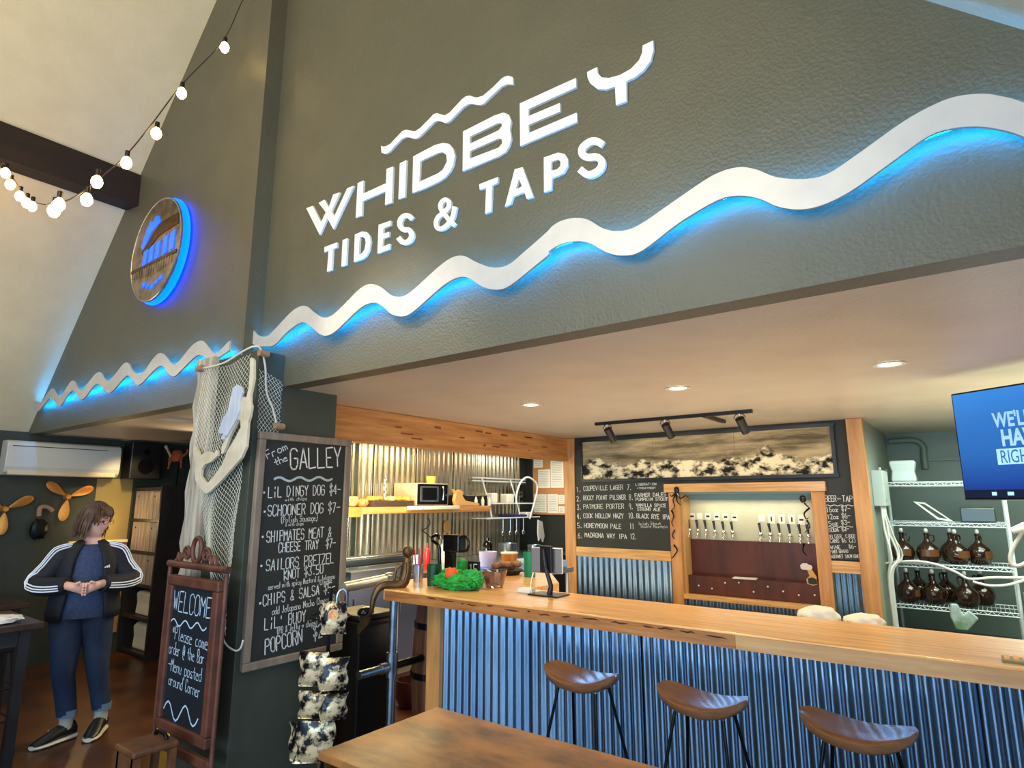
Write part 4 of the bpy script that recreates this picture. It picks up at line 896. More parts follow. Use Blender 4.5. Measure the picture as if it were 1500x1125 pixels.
# taps
def make_tap():
    t = thing('beer_tap', '', 'beer tap', group='chrome beer taps with black handles')
    M().tube([(0, 0, 0), (0, -.03, 0), (0, -.055, .0)], .014, 10).build('shank', chrome, t, smooth=True, world=False)
    M().tube(catmull([(0, -.055, .015), (0, -.06, .0), (.0, -.075, -.03), (0, -.08, -.055)], 3), .010, 10).build('spout', chrome, t, smooth=True, world=False)
    M().ball((0, -.055, .012), .02, 8).build('faucet_body', chrome, t, smooth=True, world=False)
    M().tube([(0, -.055, .02), (-.004, -.052, .06), (-.012, -.05, .115)], [.006, .010, .013], 10).build('handle', blackG, t, smooth=True, world=False)
    return t
tapx = [(1013, 778), (1025, 778.5), (1037, 779), (1050, 780), (1063, 781), (1076, 781.5), (1117, 784), (1131, 784.5), (1145, 785), (1160, 786), (1175, 786.5), (1187, 787)]
t0 = make_tap(); YT = Y0+.2
for i, (x, y) in enumerate(tapx):
    o = t0 if i == 0 else copy_tree(t0); p = onY(x, y, YT); o.location = (p.x, YT, p.z)
    side = 'left bank' if i < 6 else 'right bank'; k = ['first', 'second', 'third', 'fourth', 'fifth', 'sixth'][i % 6]
    o['label'] = f'{k} beer tap from the left in the {side} of taps'
inkM = blackM
for i, (x, y) in enumerate([(1014, 756.5), (1025, 756), (1037, 756.5), (1050, 757), (1063, 757.5), (1076, 758), (1116, 759), (1130, 760), (1145, 760.5), (1160, 761), (1174, 761.5)]):
    p = onY(x, y, YT); side = 'left bank' if i < 6 else 'right bank'; k = ['first', 'second', 'third', 'fourth', 'fifth', 'sixth'][i % 6]
    hh = .032 if i < 7 else .045; vert = i > 6
    t = thing('tap_card', f'white label card above the {k} tap from the left in the {side}', 'card', (p.x, YT, p.z), group='white cards above the taps')
    M().box((-.028, -.003, -hh), (.028, 0, hh)).build('card', paperM, t, world=False)
    if i not in (1, 6): M().box((-.007 if vert and i < 10 else -.018, -.004, -.022 if vert and i < 10 else -.008), (.007 if vert and i < 10 else .018, -.0031, .022 if vert and i < 10 else .010)).build('printed_mark', inkM, t, world=False)
    if i > 6: t.scale = (1, 1, 1)
# paper beer cut-out
bc = thing('beer_cutout', 'small paper cut-out of a foaming beer glass at the right jamb', 'cut-out', (-1.3, Y0+.05, .95))
cv = lambda P: [[(p.x, p.z) for p in [onY(980+x/5.115, 700+y/5.115, Y0+.05) for x, y in P]]]
fn = lambda a, b, d: Vector((a, Y0+.055-d, b))
M().poly(cv([(1035, 690), (1065, 680), (1105, 740), (1112, 800), (1080, 808), (1035, 795), (1028, 760), (1052, 735)]), fn, .002).build('glass_print', mat('amber_print', (216, 170, 90), .6), bc)
M().poly(cv([(982, 655), (1000, 640), (1030, 640), (1045, 650), (1065, 655), (1075, 675), (1060, 692), (1030, 690), (1005, 688), (988, 680)]), fn, .004).build('foam', whiteP, bc)
M().poly(cv([(1040, 755), (1070, 745), (1105, 760), (1110, 795), (1080, 800), (1045, 790)]), fn, .005).build('mug_print', blackM, bc)
tag(M().box((-1.96, Y0+.03, .876), (-1.75, Y0+.13, .885), rz=.1).build('paper_card', whiteP), 'thin white card lying on the mahogany drip ledge', 'card')
# octopus ornaments
def octo(lab, head, tents, Y, mname):
    t = thing(mname, lab, 'ornament', tuple(onY(*head, Y)))
    h = onY(*head, Y); M().ball(h, .028, 10, (1, .7, 1.25)).build('head', blackG, t, smooth=True)
    for T in tents:
        P = catmull([onY(x, y, Y-.01*(i % 2)) for i, (x, y) in enumerate(T)], 4); k = len(P)
        M().tube(P, [.010*(1-.8*i/k) for i in range(k)], 6).build('tentacle', blackG, t, smooth=True)
octo('black octopus clinging to the left top corner of the tap frame', (991, 718), [[(990, 722), (984, 727), (981, 724)], [(991, 723), (986, 732), (988, 742), (983, 748)], [(992, 723), (997, 730), (1004, 726), (1008, 729)], [(991, 724), (992, 735), (998, 740)], [(984, 748), (987, 756), (984, 766), (988, 772)]], Y0-.06, 'octopus_ornament')
for lab, T in (('long black curly tentacle down the left jamb of the tap frame', [(988, 776), (985, 784), (988, 790)]), ('black curled tentacle low on the left jamb', [(987, 798), (992, 806), (988, 813), (984, 818)])):
    P = catmull([onY(x, y, Y0-.04) for x, y in T], 5); k = len(P); tag(M().tube(P, [.009*(1-.7*i/k) for i in range(k)], 6).build('tentacle_ornament', blackG, smooth=True), lab, 'ornament')
octo('black tentacle ornament hanging inside the right of the tap frame', (1176, 731), [[(1176, 733), (1181, 740), (1186, 744)], [(1186, 744), (1178, 752), (1181, 760), (1185, 758)], [(1182, 762), (1186, 772), (1179, 780)], [(1178, 796), (1176, 806), (1182, 814)]], Y0+.0, 'octopus_ornament')

# ================================================================== KITCHEN
kc = thing('kitchen_wall_cladding', 'tall corrugated steel cladding on the kitchen wall', 'metal cladding', (-5.41, 5.4, 0))
y = 3.3; i = 0
while y < 7.4-.01:
    e = min(y+.66, 7.4); corr('metal_sheet', (-5.405, y, 0), (-5.405, e, 0), .9, 2.298, galvW, kc, .086, .011, (1, 0, 0)); y = e; i += 1
sh = thing('kitchen_shelf', 'thick wooden wall shelf carrying the microwave', 'shelf', (-5.2, 5, 1.5))
M().box((-5.39, 4.1, 1.465), (-5.0, 6.2, 1.535)).build('shelf_board', goldY, sh, bevel=.004)
M().box((-5.38, 3.8, 1.44), (-4.96, 4.1, 1.535)).build('end_block', mat('dark_gold', (170, 104, 46), .5), sh, bevel=.004)
mw = thing('microwave', 'steel microwave with a black door on the kitchen shelf', 'microwave', (-5.2, 5.15, 1.54))
M().box((-5.38, 4.90, 1.545), (-5.01, 5.42, 1.795)).build('case', mat('microwave_case', (196, 186, 160), .4, .4), mw, bevel=.006)
M().box((-5.012, 4.915, 1.555), (-5.0, 5.40, 1.785)).build('front', blackG, mw, bevel=.004)
M().box((-5.0, 4.95, 1.59), (-4.992, 5.24, 1.76)).build('door_frame', steel, mw, bevel=.003)
M().box((-4.993, 4.975, 1.608), (-4.988, 5.205, 1.742)).build('door_glass', blackG, mw)
M().tube([(-4.985, 5.30, 1.60), (-4.975, 5.30, 1.63), (-4.975, 5.30, 1.73), (-4.985, 5.30, 1.76)], .008, 8).build('handle', chrome, mw, smooth=True)
M().tube([(-5.0, 5.36, 1.66), (-4.985, 5.36, 1.66)], .014, 12).build('dial', chrome, mw)
tub('yellow_tub', 'small yellow tub standing on top of the microwave', -5.2, 5.32, 1.795, .06, .09, mat('pale_yellow', (236, 206, 110), .5))
sl = thing('tray_rail', 'white plastic tray on the shelf edge under the microwave', 'tray', (-5.0, 5.1, 1.5))
M().box((-4.998, 4.75, 1.50), (-4.94, 5.55, 1.542)).build('tray', whiteP, sl, bevel=.006)
wb = thing('wicker_basket', 'dark wicker basket of coloured snack packets left of the microwave', 'basket', (-5.15, 4.55, 1.54))
M().box((-5.32, 4.28, 1.536), (-5.0, 4.86, 1.60)).build('basket', wicker, wb, bevel=.006)
cols = [((240, 200, 50), (220, 150, 40)), ((230, 180, 60), (200, 60, 30)), ((214, 60, 36), (240, 190, 60)), ((240, 214, 120), (200, 120, 60))]
random.seed(9)
for i in range(7):
    m_ = mat('snack_print_%d' % (i % 4), cols[i % 4][0], .4, c2=cols[i % 4][1], scale=16)
    mb = M(); mb.ball((-5.1+random.uniform(-.06, .06), 4.34+i*.075, 1.615), .05, 8, (1.2, 1.0, .62), lump); mb.build('snack_bag', m_, wb, smooth=True)
for i in range(5):
    m_ = mat('bread_print_%d' % (i % 2), ((214, 130, 60), (226, 180, 110))[i % 2], .4, c2=((190, 90, 50), (240, 210, 150))[i % 2], scale=14)
    c = Vector((-5.05+random.uniform(-.08, .08), 3.85+i*.085, 1.575+.025*(i % 2))); mb = M(); mb.ball(c, .06, 8, (1.3, 1, .72), lump)
    tag(mb.build('bread_bag', m_, smooth=True), ['leftmost orange bread bag at the end of the kitchen shelf', 'tan bread bag second from the shelf end', 'orange bread bag in the middle of the bread pile', 'tan bread bag fourth from the shelf end', 'orange bread bag next to the wicker basket'][i], 'bag', 'bread bags at the end of the kitchen shelf')
ch = M()
for z in range(20): 
    zc = 1.6+z*.036; ax = z % 2
    ch.tube([(-5.02+(0.011*math.cos(t*PI/4) if ax else 0), 4.45+(0 if ax else .011*math.cos(t*PI/4)), zc+.022*math.sin(t*PI/4)) for t in range(8)], .003, 4, loop=True)
tag(ch.build('hanging_chain', chrome), 'steel chain hanging above the wicker basket', 'chain')
wr = thing('wood_rack', 'pale wooden slanted stand on the kitchen shelf right of the microwave', 'stand', (-5.1, 5.65, 1.54))
mb = M(); mb.poly([[(5.50, 1.735), (5.56, 1.70), (5.62, 1.73), (5.68, 1.70), (5.66, 1.66), (5.72, 1.60), (5.98, 1.565), (5.98, 1.54), (5.56, 1.54), (5.53, 1.6), (5.55, 1.68)]], lambda a, b, d: Vector((-5.0-d, a, b)), .05); mb.build('side', mat('pale_pine', (232, 180, 110), .6), wr)
ob = thing('black_caddy', 'black open caddy of small bottles at the right of the kitchen shelf', 'caddy', (-5.2, 6.2, 1.54))
M().box((-5.36, 5.80, 1.537), (-5.08, 6.24, 1.67)).build('caddy', blackM, ob, bevel=.01)
for i in range(3): M().lathe([(.02, 0), (.022, .07), (.01, .09), (.01, .11)], (-5.03, 5.95+i*.13, 1.537), 10).build('bottle', whiteP, ob, smooth=True)
# wire utensil rack
ur = thing('wire_utensil_rack', 'two tier white wire rack with arch on the kitchen wall', 'rack', (-5.2, 6.9, 1.4))
for z, x in ((1.90, -5.35), (1.86, -5.35), (1.56, -5.15), (1.37, -5.1)):
    M().tube([(x, 6.25, z), (x, 7.45, z)], .010, 6).build('rail', wireW, ur)
for yy in (6.42, 7.05): M().tube([(-5.33, yy, 1.90), (-5.2, yy, 1.55), (-5.15, yy, 1.37)], .010, 6).build('upright', wireW, ur)
mb = M()
for zz in (1.56, 1.37):
    for i in range(13): mb.tube([(-5.38, 6.28+i*.095, zz), (-5.08, 6.28+i*.095, zz)], .004, 5)
mb.build('shelf_wires', wireW, ur)
P = [onX(x, y, -5.05) for x, y in [(756, 738), (757, 722), (763, 706), (773, 699), (784, 706), (787, 716), (783, 735), (776, 760)]]
M().tube(catmull(P, 4), .013, 8).build('arch', wireW, ur, smooth=True)
tag(M().tube([(-5.25, 7.2, 1.70), (-5.21, 7.22, 1.70)], .13, 28).build('round_pan', blackG, smooth=False), 'round black pan leaning behind the wire arch', 'pan')
for lab, a, b, m_ in (('tall white scoop box on the upper tier of the wire rack', (-5.3, 6.45, 1.565), (-5.18, 6.58, 1.70), whiteP), ('small cream carton on the upper tier of the wire rack', (-5.3, 6.78, 1.565), (-5.18, 6.95, 1.69), paperM), ('dark blue folded cloth on the lower tier of the wire rack', (-5.32, 6.85, 1.375), (-5.1, 7.15, 1.41), mat('navy_cloth', (24, 24, 84), .8)), ('white bowl on the lower tier of the wire rack', (-5.3, 7.2, 1.375), (-5.14, 7.34, 1.44), whiteP)):
    tag(M().box(a, b).build('kitchen_container', m_, bevel=.015), lab, 'container')
utn = [('first ladle from the left hanging under the wire rack', 6.62), ('second ladle hanging under the wire rack', 6.78), ('third utensil hanging under the wire rack', 6.92), ('rightmost utensil hanging under the wire rack', 7.08)]
for lab, yy in utn:
    t = thing('hanging_utensil', lab, 'utensil', (-5.12, yy, 1.36), group='utensils hanging under the wire rack'); M().tube([(0, 0, 0), (0, 0, -.16)], .006, 6).build('handle', steel, t, world=False); M().ball((0, 0, -.19), .035, 8, (.5, 1, .9)).build('bowl', steel, t, smooth=True, world=False)
tag(M().poly([[(7.35, 1.33), (7.45, 1.30), (7.5, 1.1), (7.46, 1.02), (7.42, 1.1), (7.36, 1.04), (7.34, 1.15)]], lambda a, b, d: Vector((-5.05-d, a, b)), .02).build('rubber_glove', whiteP), 'white rubber glove hanging at the right end of the wire rack', 'glove')
# pinboard
pbd = thing('pinboard', 'cork pinboard covered with paper notices on the dark kitchen wall', 'pinboard', (-5.0, 7.58, 1.8))
M().box((-5.30, 7.575, 1.40), (-4.73, 7.595, 2.24)).build('cork_panel', corkB, pbd)
for (a, b, c, d) in ((-5.28, 2.08, -5.12, 2.22), (-5.2, 1.78, -4.99, 2.05), (-4.98, 1.78, -4.76, 2.2), (-5.28, 1.43, -5.06, 1.69), (-5.04, 1.42, -4.86, 1.69), (-4.85, 1.55, -4.75, 1.68), (-4.85, 1.42, -4.75, 1.52)):
    pg = M().box((a, 7.57, b), (c, 7.575, d)).build('notice', paperM, pbd)
    mb = M(); z = d-.03
    while z > b+.02: mb.box((a+.02, 7.5685, z), (c-.03, 7.57, z+.004)); z -= .025
    mb.build('print_line', mat('grey_ink', (120, 116, 108), .8), pg)
# counters & back equipment
kt = thing('kitchen_counter', 'stainless kitchen counter with bluish steel cupboard fronts', 'counter', (-4.95, 5.3, 0))
M().box((-5.38, 3.6, .86), (-4.46, 7.5, .90)).build('worktop', steel, kt, bevel=.004)
blf = mat('brushed_cupboard_front', (150, 162, 196), .35, .6)
for i, yy in enumerate((3.62, 4.16, 4.70, 5.24, 5.78)):
    d = M().box((-4.52, yy, .08), (-4.50, yy+.52, .85)).build('door', blf, kt, bevel=.004); M().tube([(-4.485, yy+.06, .55), (-4.485, yy+.06, .75)], .008, 8).build('handle', steel, d)
M().box((-5.36, 3.61, .08), (-4.52, 7.5, .86)).build('carcass', steel, kt)
M().box((-5.36, 3.62, 0), (-4.56, 7.5, .08)).build('plinth', mat('cream_plinth', (206, 186, 160), .6), kt)
fl = thing('prep_fridge', 'low stainless sandwich prep unit at the left of the kitchen counter', 'appliance', (-4.8, 4.1, .9))
M().box((-5.3, 3.65, .902), (-4.52, 4.55, .98)).build('well', steel, fl, bevel=.006)
M().tube([(-4.75, 3.62, 1.04), (-4.75, 4.5, 1.04)], .05, 16).build('roll_lid', mat('dark_steel', (70, 70, 72), .35, .7), fl, smooth=True)
M().tube([(-4.66, 3.65, 1.075), (-4.66, 4.45, 1.075)], .012, 10).build('lid_handle', chrome, fl, smooth=True)
kit = [('squeeze_bottle', 'red squeeze bottle on the kitchen counter', -4.72, 4.80, .035, .24, redM, 'bottle'), ('squeeze_bottle', 'white squeeze bottle behind the red bottle', -4.9, 4.98, .035, .20, whiteP, 'bottle'), ('spray_bottle', 'pale grey spray bottle against the corrugated wall', -5.1, 5.45, .04, .24, mat('milky_plastic', (206, 212, 208), .4), 'bottle'),
       ('paper_cup_stack', 'stack of lilac paper cups at the left of the kitchen counter', -4.62, 4.55, .035, .16, mat('lilac_cup', (170, 164, 200), .5), 'cup'), ('dark_jar', 'brown jar on the kitchen counter behind the paper cups', -5.05, 4.75, .06, .16, mat('brown_jar', (70, 36, 28), .3), 'jar'), ('salt_tub', 'white shaker on the kitchen counter left of the black ornament', -4.85, 5.25, .045, .12, whiteP, 'shaker'),
       ('steel_pot', 'steel pot on the counter below the wire rack', -4.95, 6.5, .12, .16, steel, 'pot'), ('steel_pot', 'smaller steel pot at the far end of the kitchen counter', -4.85, 6.95, .09, .12, steel, 'pot'), ('coffee_grinder', 'black coffee grinder on the kitchen counter', -4.8, 5.9, .06, .26, blackG, 'grinder')]
for nm, lab, x, y, r, h, m_, cat in kit:
    t = thing(nm, lab, cat, (x, y, .90)); M().lathe([(r*.9, .001), (r, .02), (r, h*.7), (r*.6, h*.85), (r*.35, h*.87), (r*.3, h)] if cat in ('bottle', 'grinder', 'shaker') else [(r*.9, .001), (r, .02), (r, h), (r*.92, h), (r*.85, .01)], (0, 0, 0), 16).build('body', m_, t, smooth=True, world=False)
    if cat == 'bottle': M().cyl((0, 0, h), (0, 0, h+.02), r*.3, r*.12, n=8).build('nozzle', m_, t, world=False)
    if cat == 'pot': M().tube([(-r, 0, h*.8), (-r-.02, 0, h*.9), (-r-.02, .03, h*.9), (-r, .03, h*.8)], .005, 6).build('handle', steel, t, world=False)
pz = tag(M().poly([[(5.80+.055*math.cos(t*PI/8), 1.28+.075*math.sin(t*PI/8)) for t in range(16)]], lambda a, b, d: Vector((-5.365-d, a+.0, b)), .015).build('paddle_board', mat('paddle_wood', (196, 144, 84), .6)), 'small round wooden paddle hanging under the kitchen shelf', 'board')
P = [onX(x, y, -5.2) for x, y in [(626, 757), (630, 766), (624, 774), (618, 776)]]
tag(M().tube(catmull(P+[onX(620, 778, -5.2), onX(632, 788, -5.2)], 4), .006, 6).build('power_cord', blackM, smooth=True), 'black cord looping below the microwave shelf', 'cord')
tag(M().lathe([(.09, 0), (.13, .08), (.12, .2), (.115, .2), (.1, .02)], (-3.80, 3.72, 0), 20).build('floor_pot', mat('dark_red_pot', (70, 26, 22), .4), smooth=True), 'round dark red bucket on the kitchen floor behind the pipe', 'bucket')

# ================================================================== STORE ROOM RIGHT
wsx0, wsx1, wy0, wy1 = -.72, .16, 6.65, 7.12
wu = thing('wire_shelving', 'white wire shelving unit holding the amber growlers', 'shelving', (-.28, 6.9, 0))
for x in (wsx0, wsx1):
    for y in (wy0, wy1): M().cyl((x, y, 0), (x, y, 1.90), .013, n=10).build('post', wireW, wu)
for z in (1.765, 1.41, 1.055, .70, .25):
    d = M()
    for zz in (z-.006, z-.035):
        d.tube([(wsx0, wy0, zz), (wsx1, wy0, zz), (wsx1, wy1, zz), (wsx0, wy1, zz)], .005, 5, loop=True)
    x = wsx0; k = 0
    while x < wsx1:
        d.tube([(x, wy0, z-.006), (x, wy1, z-.006)], .0025, 4, cap=False); d.tube([(x, wy0, z-.006 if k % 2 else z-.035), (min(x+.03, wsx1), wy0, z-.035 if k % 2 else z-.006)], .003, 4, cap=False); x += .03; k += 1
    d.build('wire_shelf', wireW, wu)
def make_growler():
    t = thing('amber_growler', '', 'bottle', group='amber growlers on the wire shelving')
    M().lathe([(.06, 0), (.085, .012), (.105, .06), (.108, .095), (.095, .14), (.06, .175), (.035, .195), (.024, .22), (.022, .26), (.028, .265), (.028, .275), (.02, .28)], (0, 0, 0), 24).build('jug', amber, t, smooth=True, world=False)
    M().tube(catmull([(.022, 0, .255), (.06, 0, .26), (.068, 0, .225), (.05, 0, .19)], 4), .008, 8).build('ear_handle', amber, t, smooth=True, world=False)
    M().lathe([(.012, .28), (.018, .285), (.018, .31), (.010, .32)], (0, 0, 0), 12).build('stopper', whiteP, t, smooth=True, world=False)
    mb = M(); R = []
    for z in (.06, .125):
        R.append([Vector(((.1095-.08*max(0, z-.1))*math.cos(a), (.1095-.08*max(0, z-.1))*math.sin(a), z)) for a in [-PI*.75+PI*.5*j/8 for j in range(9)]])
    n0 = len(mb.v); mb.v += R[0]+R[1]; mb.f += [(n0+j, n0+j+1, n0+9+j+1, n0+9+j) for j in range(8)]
    mb.build('reflection_band', amberGlint, t, smooth=True, world=False)  # tan band is a reflection painted on the glass, the jug has no label
    return t
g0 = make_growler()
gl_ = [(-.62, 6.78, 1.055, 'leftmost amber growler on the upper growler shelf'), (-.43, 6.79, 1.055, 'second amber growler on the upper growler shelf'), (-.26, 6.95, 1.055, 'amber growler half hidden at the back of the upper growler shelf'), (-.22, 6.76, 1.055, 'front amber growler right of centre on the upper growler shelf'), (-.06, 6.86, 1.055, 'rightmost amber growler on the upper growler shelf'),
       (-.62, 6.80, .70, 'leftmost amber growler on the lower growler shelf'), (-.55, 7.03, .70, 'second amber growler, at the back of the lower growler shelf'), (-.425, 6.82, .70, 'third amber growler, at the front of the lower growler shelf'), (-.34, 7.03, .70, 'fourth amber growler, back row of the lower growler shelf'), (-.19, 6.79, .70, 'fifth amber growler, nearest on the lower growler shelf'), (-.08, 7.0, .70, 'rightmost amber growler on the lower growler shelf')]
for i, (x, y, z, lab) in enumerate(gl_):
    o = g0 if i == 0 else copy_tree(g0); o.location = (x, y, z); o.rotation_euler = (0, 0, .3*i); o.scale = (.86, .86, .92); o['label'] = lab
hb = thing('plastic_hamper', 'clear ribbed plastic container on the top wire shelf', 'container', (-.55, 6.85, 1.765))
M().rings([[Vector((sx*k, sy*k*.8, z)) for sx, sy in ((-1, -1), (1, -1), (1, 1), (-1, 1))] for z, k in ((0, .09), (.02, .1), (.10, .088), (.18, .105), (.2, .095))]).build('body', mat('milky_tub', (214, 226, 222), .3), hb, world=False, bevel=.02)
pf = thing('picture_stand', 'white rectangular open frame leaning on the second wire shelf', 'frame', (-.33, 6.8, 1.41))
mb = M(); mb.poly([[(0, .02), (.12, 0), (-.08, .17), (-.17, .18)], [(.01, .035), (.075, .025), (-.085, .155), (-.13, .162)]], lambda a, b, d: Vector((a, d, b)), .015); mb.build('frame', whiteP, pf, world=False)
tag(M().box((-.16, 6.80, 1.411), (.09, 7.02, 1.535)).build('clear_tub', mat('smoky_tub', (62, 70, 64), .2), bevel=.01), 'dark translucent box on the second wire shelf', 'box')
bx_ = thing('electrical_box', 'pale grey electrical box on the side of the tap wall', 'electrical box', (-.72, 6.7, 1.7))
M().box((-.75, 6.25, 1.55), (-.66, 6.62, 1.86)).build('case', mat('grey_enamel', (186, 196, 188), .4), bx_, bevel=.006)
M().cyl((-.66, 6.30, 1.6), (-.652, 6.30, 1.6), .012, n=10).build('lock', steel, bx_)
random.seed(4)
cbz = thing('cable_bundle', 'tangle of white tubes hanging below the electrical box', 'cables', (-.7, 6.5, 1.2))
for i in range(7):
    yy = 6.3+i*.04; P = [(-.70, yy, 1.55), (-.69+random.uniform(-.01, .03), yy+random.uniform(-.05, .05), 1.35), (-.66+random.uniform(-.03, .05), yy+random.uniform(-.1, .1), 1.12), (-.70, yy+random.uniform(-.05, .05), .95), (-.70, yy, .4)]
    M().tube(catmull(P, 5), .009, 6).build('tube', whiteP, cbz, smooth=True)
P = [onY(x, y, 6.63) for x, y in [(1268, 829), (1330, 822), (1368, 826), (1400, 838), (1420, 848), (1455, 846), (1500, 846), (1540, 840)]]
tag(M().tube(catmull(P, 5), .011, 8).build('beer_line', whiteP, smooth=True), 'white beer line crossing in front of the growler shelves', 'hose')
P = [onY(x, y, 6.60) for x, y in [(1425, 852), (1450, 858), (1480, 856), (1510, 846), (1540, 835)]]
tag(M().tube(catmull(P, 5), .011, 8).build('beer_line', whiteP, smooth=True), 'lower white beer line sagging at the right of the shelves', 'hose')
P = [onY(x, y, 5.9) for x, y in [(1500, 776), (1494, 786), (1485, 800), (1480, 815), (1482, 826), (1490, 829), (1500, 826), (1515, 815)]]
gh = thing('coiled_hose', 'coiled white hose with a nozzle at the right edge', 'hose', tuple(onY(1490, 800, 5.9)))
M().tube(catmull(P, 5), .014, 8).build('hose', whiteP, gh, smooth=True)
M().tube([onY(1482, 778, 5.88), onY(1500, 772, 5.88), onY(1515, 768, 5.88)], [.022, .032, .03], 12).build('nozzle', whiteP, gh, smooth=True)
pd = thing('conduit', 'grey conduit bent along the store room wall', 'pipe', (-.6, 7.7, 2.0))
M().tube(catmull([(-.72, 7.70, 2.22), (-.5, 7.70, 2.22), (-.42, 7.70, 2.16), (-.42, 7.70, 2.05), (-.42, 7.70, 1.92)], 5), .03, 10).build('duct', MATS['store_green_paint'], pd, smooth=True)
M().box((-.40, 7.72, 2.0), (1.4, 7.748, 2.03)).build('rail', MATS['store_green_paint'], pd)
bb = tag(M().box((-.6, 6.36, 0), (.12, 6.6, .52)).build('beer_cooler', blackG, bevel=.01), 'low black cooler under the wire shelving', 'cooler')
tag(M().box((.20, 6.35, 0), (1.4, 7.1, .82)).build('ice_machine', mat('white_enamel', (214, 224, 222), .35), bevel=.01), 'white machine at the far right behind the bar', 'appliance')
bg = M(); bg.poly([[(-.28, .56), (-.20, .56), (-.12, .66), (-.18, .72), (-.22, .68), (-.25, .76), (-.30, .76), (-.31, .66)]], lambda a, b, d: Vector((a, 6.42+d, b)), .04); tag(bg.build('paper_bag', mat('crumpled_bag', (190, 210, 214), .5, c2=(110, 150, 110), scale=9), bevel=.01), 'crumpled pale bag standing on the black cooler', 'bag')
# TV
ang = math.radians(-28)
tv = thing('wall_television', 'ceiling hung television showing a blue screen with white words', 'television', (-.07, 4.3, 1.6), math.radians(-33))
W2, H2 = 1.02, .60
M().box((0, 0, 0), (W2, .035, H2)).build('case', blackG, tv, world=False, bevel=.004)
M().box((.008, -.002, .055), (W2-.008, 0, H2-.01)).build('screen', tvM, tv, world=False)
M().box((.008, -.003, .012), (W2-.008, -.001, .055)).build('dark_band', tvD, tv, world=False)
for x, r in ((.16, .012), (.24, .015)): M().box((x-r, -.0045, .025), (x+r, -.0031, .043)).build('icon', tvT, tv, world=False)
for x in (.31, .40, .50, .60): M().box((x, -.0045, .030), (x+.07, -.0031, .040)).build('icon', tvT, tv, world=False)
rt = (PI/2, 0, 0)
font_mesh('screen_word', "WE'LL", .108, tvT, tv, (.205, -.003, .385), rt, .003, .0005, sx=.62)
font_mesh('screen_word', 'HAVE', .118, tvT, tv, (.232, -.003, .285), rt, .004, .0005, sx=.66)
M().box((.20, -.004, .185), (.62, -.003, .268)).build('word_plate', tvT, tv, world=False)
font_mesh('screen_word', 'RIGHT BACK', .098, MATS['screen_blue'], tv, (.215, -.005, .193), rt, 0, .0005, sx=.60)
M().tube([(.5, .05, .4), (.5, .06, .70)], .02, 10).build('ceiling_mount', blackM, tv, world=False)

# ================================================================== LEFT ALCOVE
ac = thing('air_conditioner', 'long white wall mounted air conditioner on the dark left wall', 'air conditioner', (-7.6, 2.3, 1.85))
prof = [(0, .0), (.12, .0), (.17, .03), (.19, .08), (.19, .28), (.17, .325), (.13, .34), (0, .34)]
M().rings([[Vector((-7.70+a, y, 1.85+b)) for a, b in prof] for y in (1.83, 1.85, 2.82, 2.84)]).build('case', mat('ac_white', (206, 200, 186), .4), ac, bevel=.008)
M().box((-7.512, 1.87, 2.13), (-7.507, 2.70, 2.137)).build('intake_slot', blackM, ac)
M().box((-7.55, 1.86, 1.852), (-7.508, 2.80, 1.895)).build('louvre', mat('ac_louvre', (222, 198, 160), .4), ac, bevel=.006)
def propeller(lab, px_, py_, R, rot):
    c = onX(px_, py_, -7.62); t = thing('brass_propeller', lab, 'propeller', (-7.69, c.y, c.z), group=None)
    M().tube([(0, 0, 0), (.07, 0, 0)], [.035, .022], 14).build('hub', brass, t, smooth=True, world=False)
    for k in range(3):
        a = rot+k*2*PI/3; mb = M(); d = Vector((0, math.cos(a), math.sin(a))); s = Vector((0, -math.sin(a), math.cos(a))); Rr = []
        for i in range(9):
            v = i/8; w_ = R*.78*math.sin(PI*min(1, v*.90+.08))**.6*(.22+.78*v**.8); c_ = d*(R*(.10+.9*v)); tw_ = .45-.3*v
            e_ = (s*math.cos(tw_)+Vector((1, 0, 0))*math.sin(tw_)); nn = d.cross(e_).normalized()*.004
            Rr.append([c_+e_*w_*.5+Vector((.04, 0, 0)), c_+nn+Vector((.045, 0, 0)), c_-e_*w_*.5+Vector((.04, 0, 0)), c_-nn+Vector((.035, 0, 0))])
        mb.rings(Rr); mb.build('blade', brass, t, smooth=True, world=False, sub=1)
propeller('brass three blade propeller nearest the air conditioner end', 101, 728, .25, .42)
propeller('brass three blade propeller at the left edge of the photo', 9, 746, .25, .5)
pf2 = thing('wall_faucet', 'small pale elbow pipe ornament on the wall between the propellers', 'ornament', tuple(onX(66, 745, -7.68)))
P = [onX(x, y, -7.66) for x, y in [(57, 756), (58, 745), (64, 742), (72, 744), (77, 749)]]
M().tube(catmull(P, 4), [.022]*17, 8).build('elbow', mat('tan_pipe', (150, 120, 100), .5), pf2, smooth=True)
tag(M().ball(onX(57, 775, -7.64), .07, 10, (.5, 1.1, 1.4), lump).build('dark_pulley', ironM, smooth=True), 'dark round pulley hanging below the elbow pipe', 'pulley')
struct(M().box((-7.70, 2.70, 1.18), (-7.695, 3.06, 1.84)).build('wall_glow_patch', mat('lamplit_wall_tint', (136, 116, 66), .6)), 'wall patch above the ledge, coloured olive yellow as if lamplit')  # lighter yellow in the colour stands for lamp glow on the dark wall
struct(M().box((-7.70, 2.5, 1.15), (-7.66, 3.06, 1.18)).build('trim_6', mat('ledge_cream', (232, 212, 160), .5)), 'cream ledge along the left wall')
struct(M().box((-7.70, 2.5, .2), (-7.68, 3.06, 1.15)).build('trim_7', mat('tan_wainscot', (176, 130, 80), .6, c2=(150, 106, 62), scale=5, stretch=(1, 5, .5))), 'tan wood wainscot below the ledge')
bs = thing('black_speaker', 'black box speaker high in the corner by the air conditioner', 'speaker', (-7.55, 3.0, 1.85))
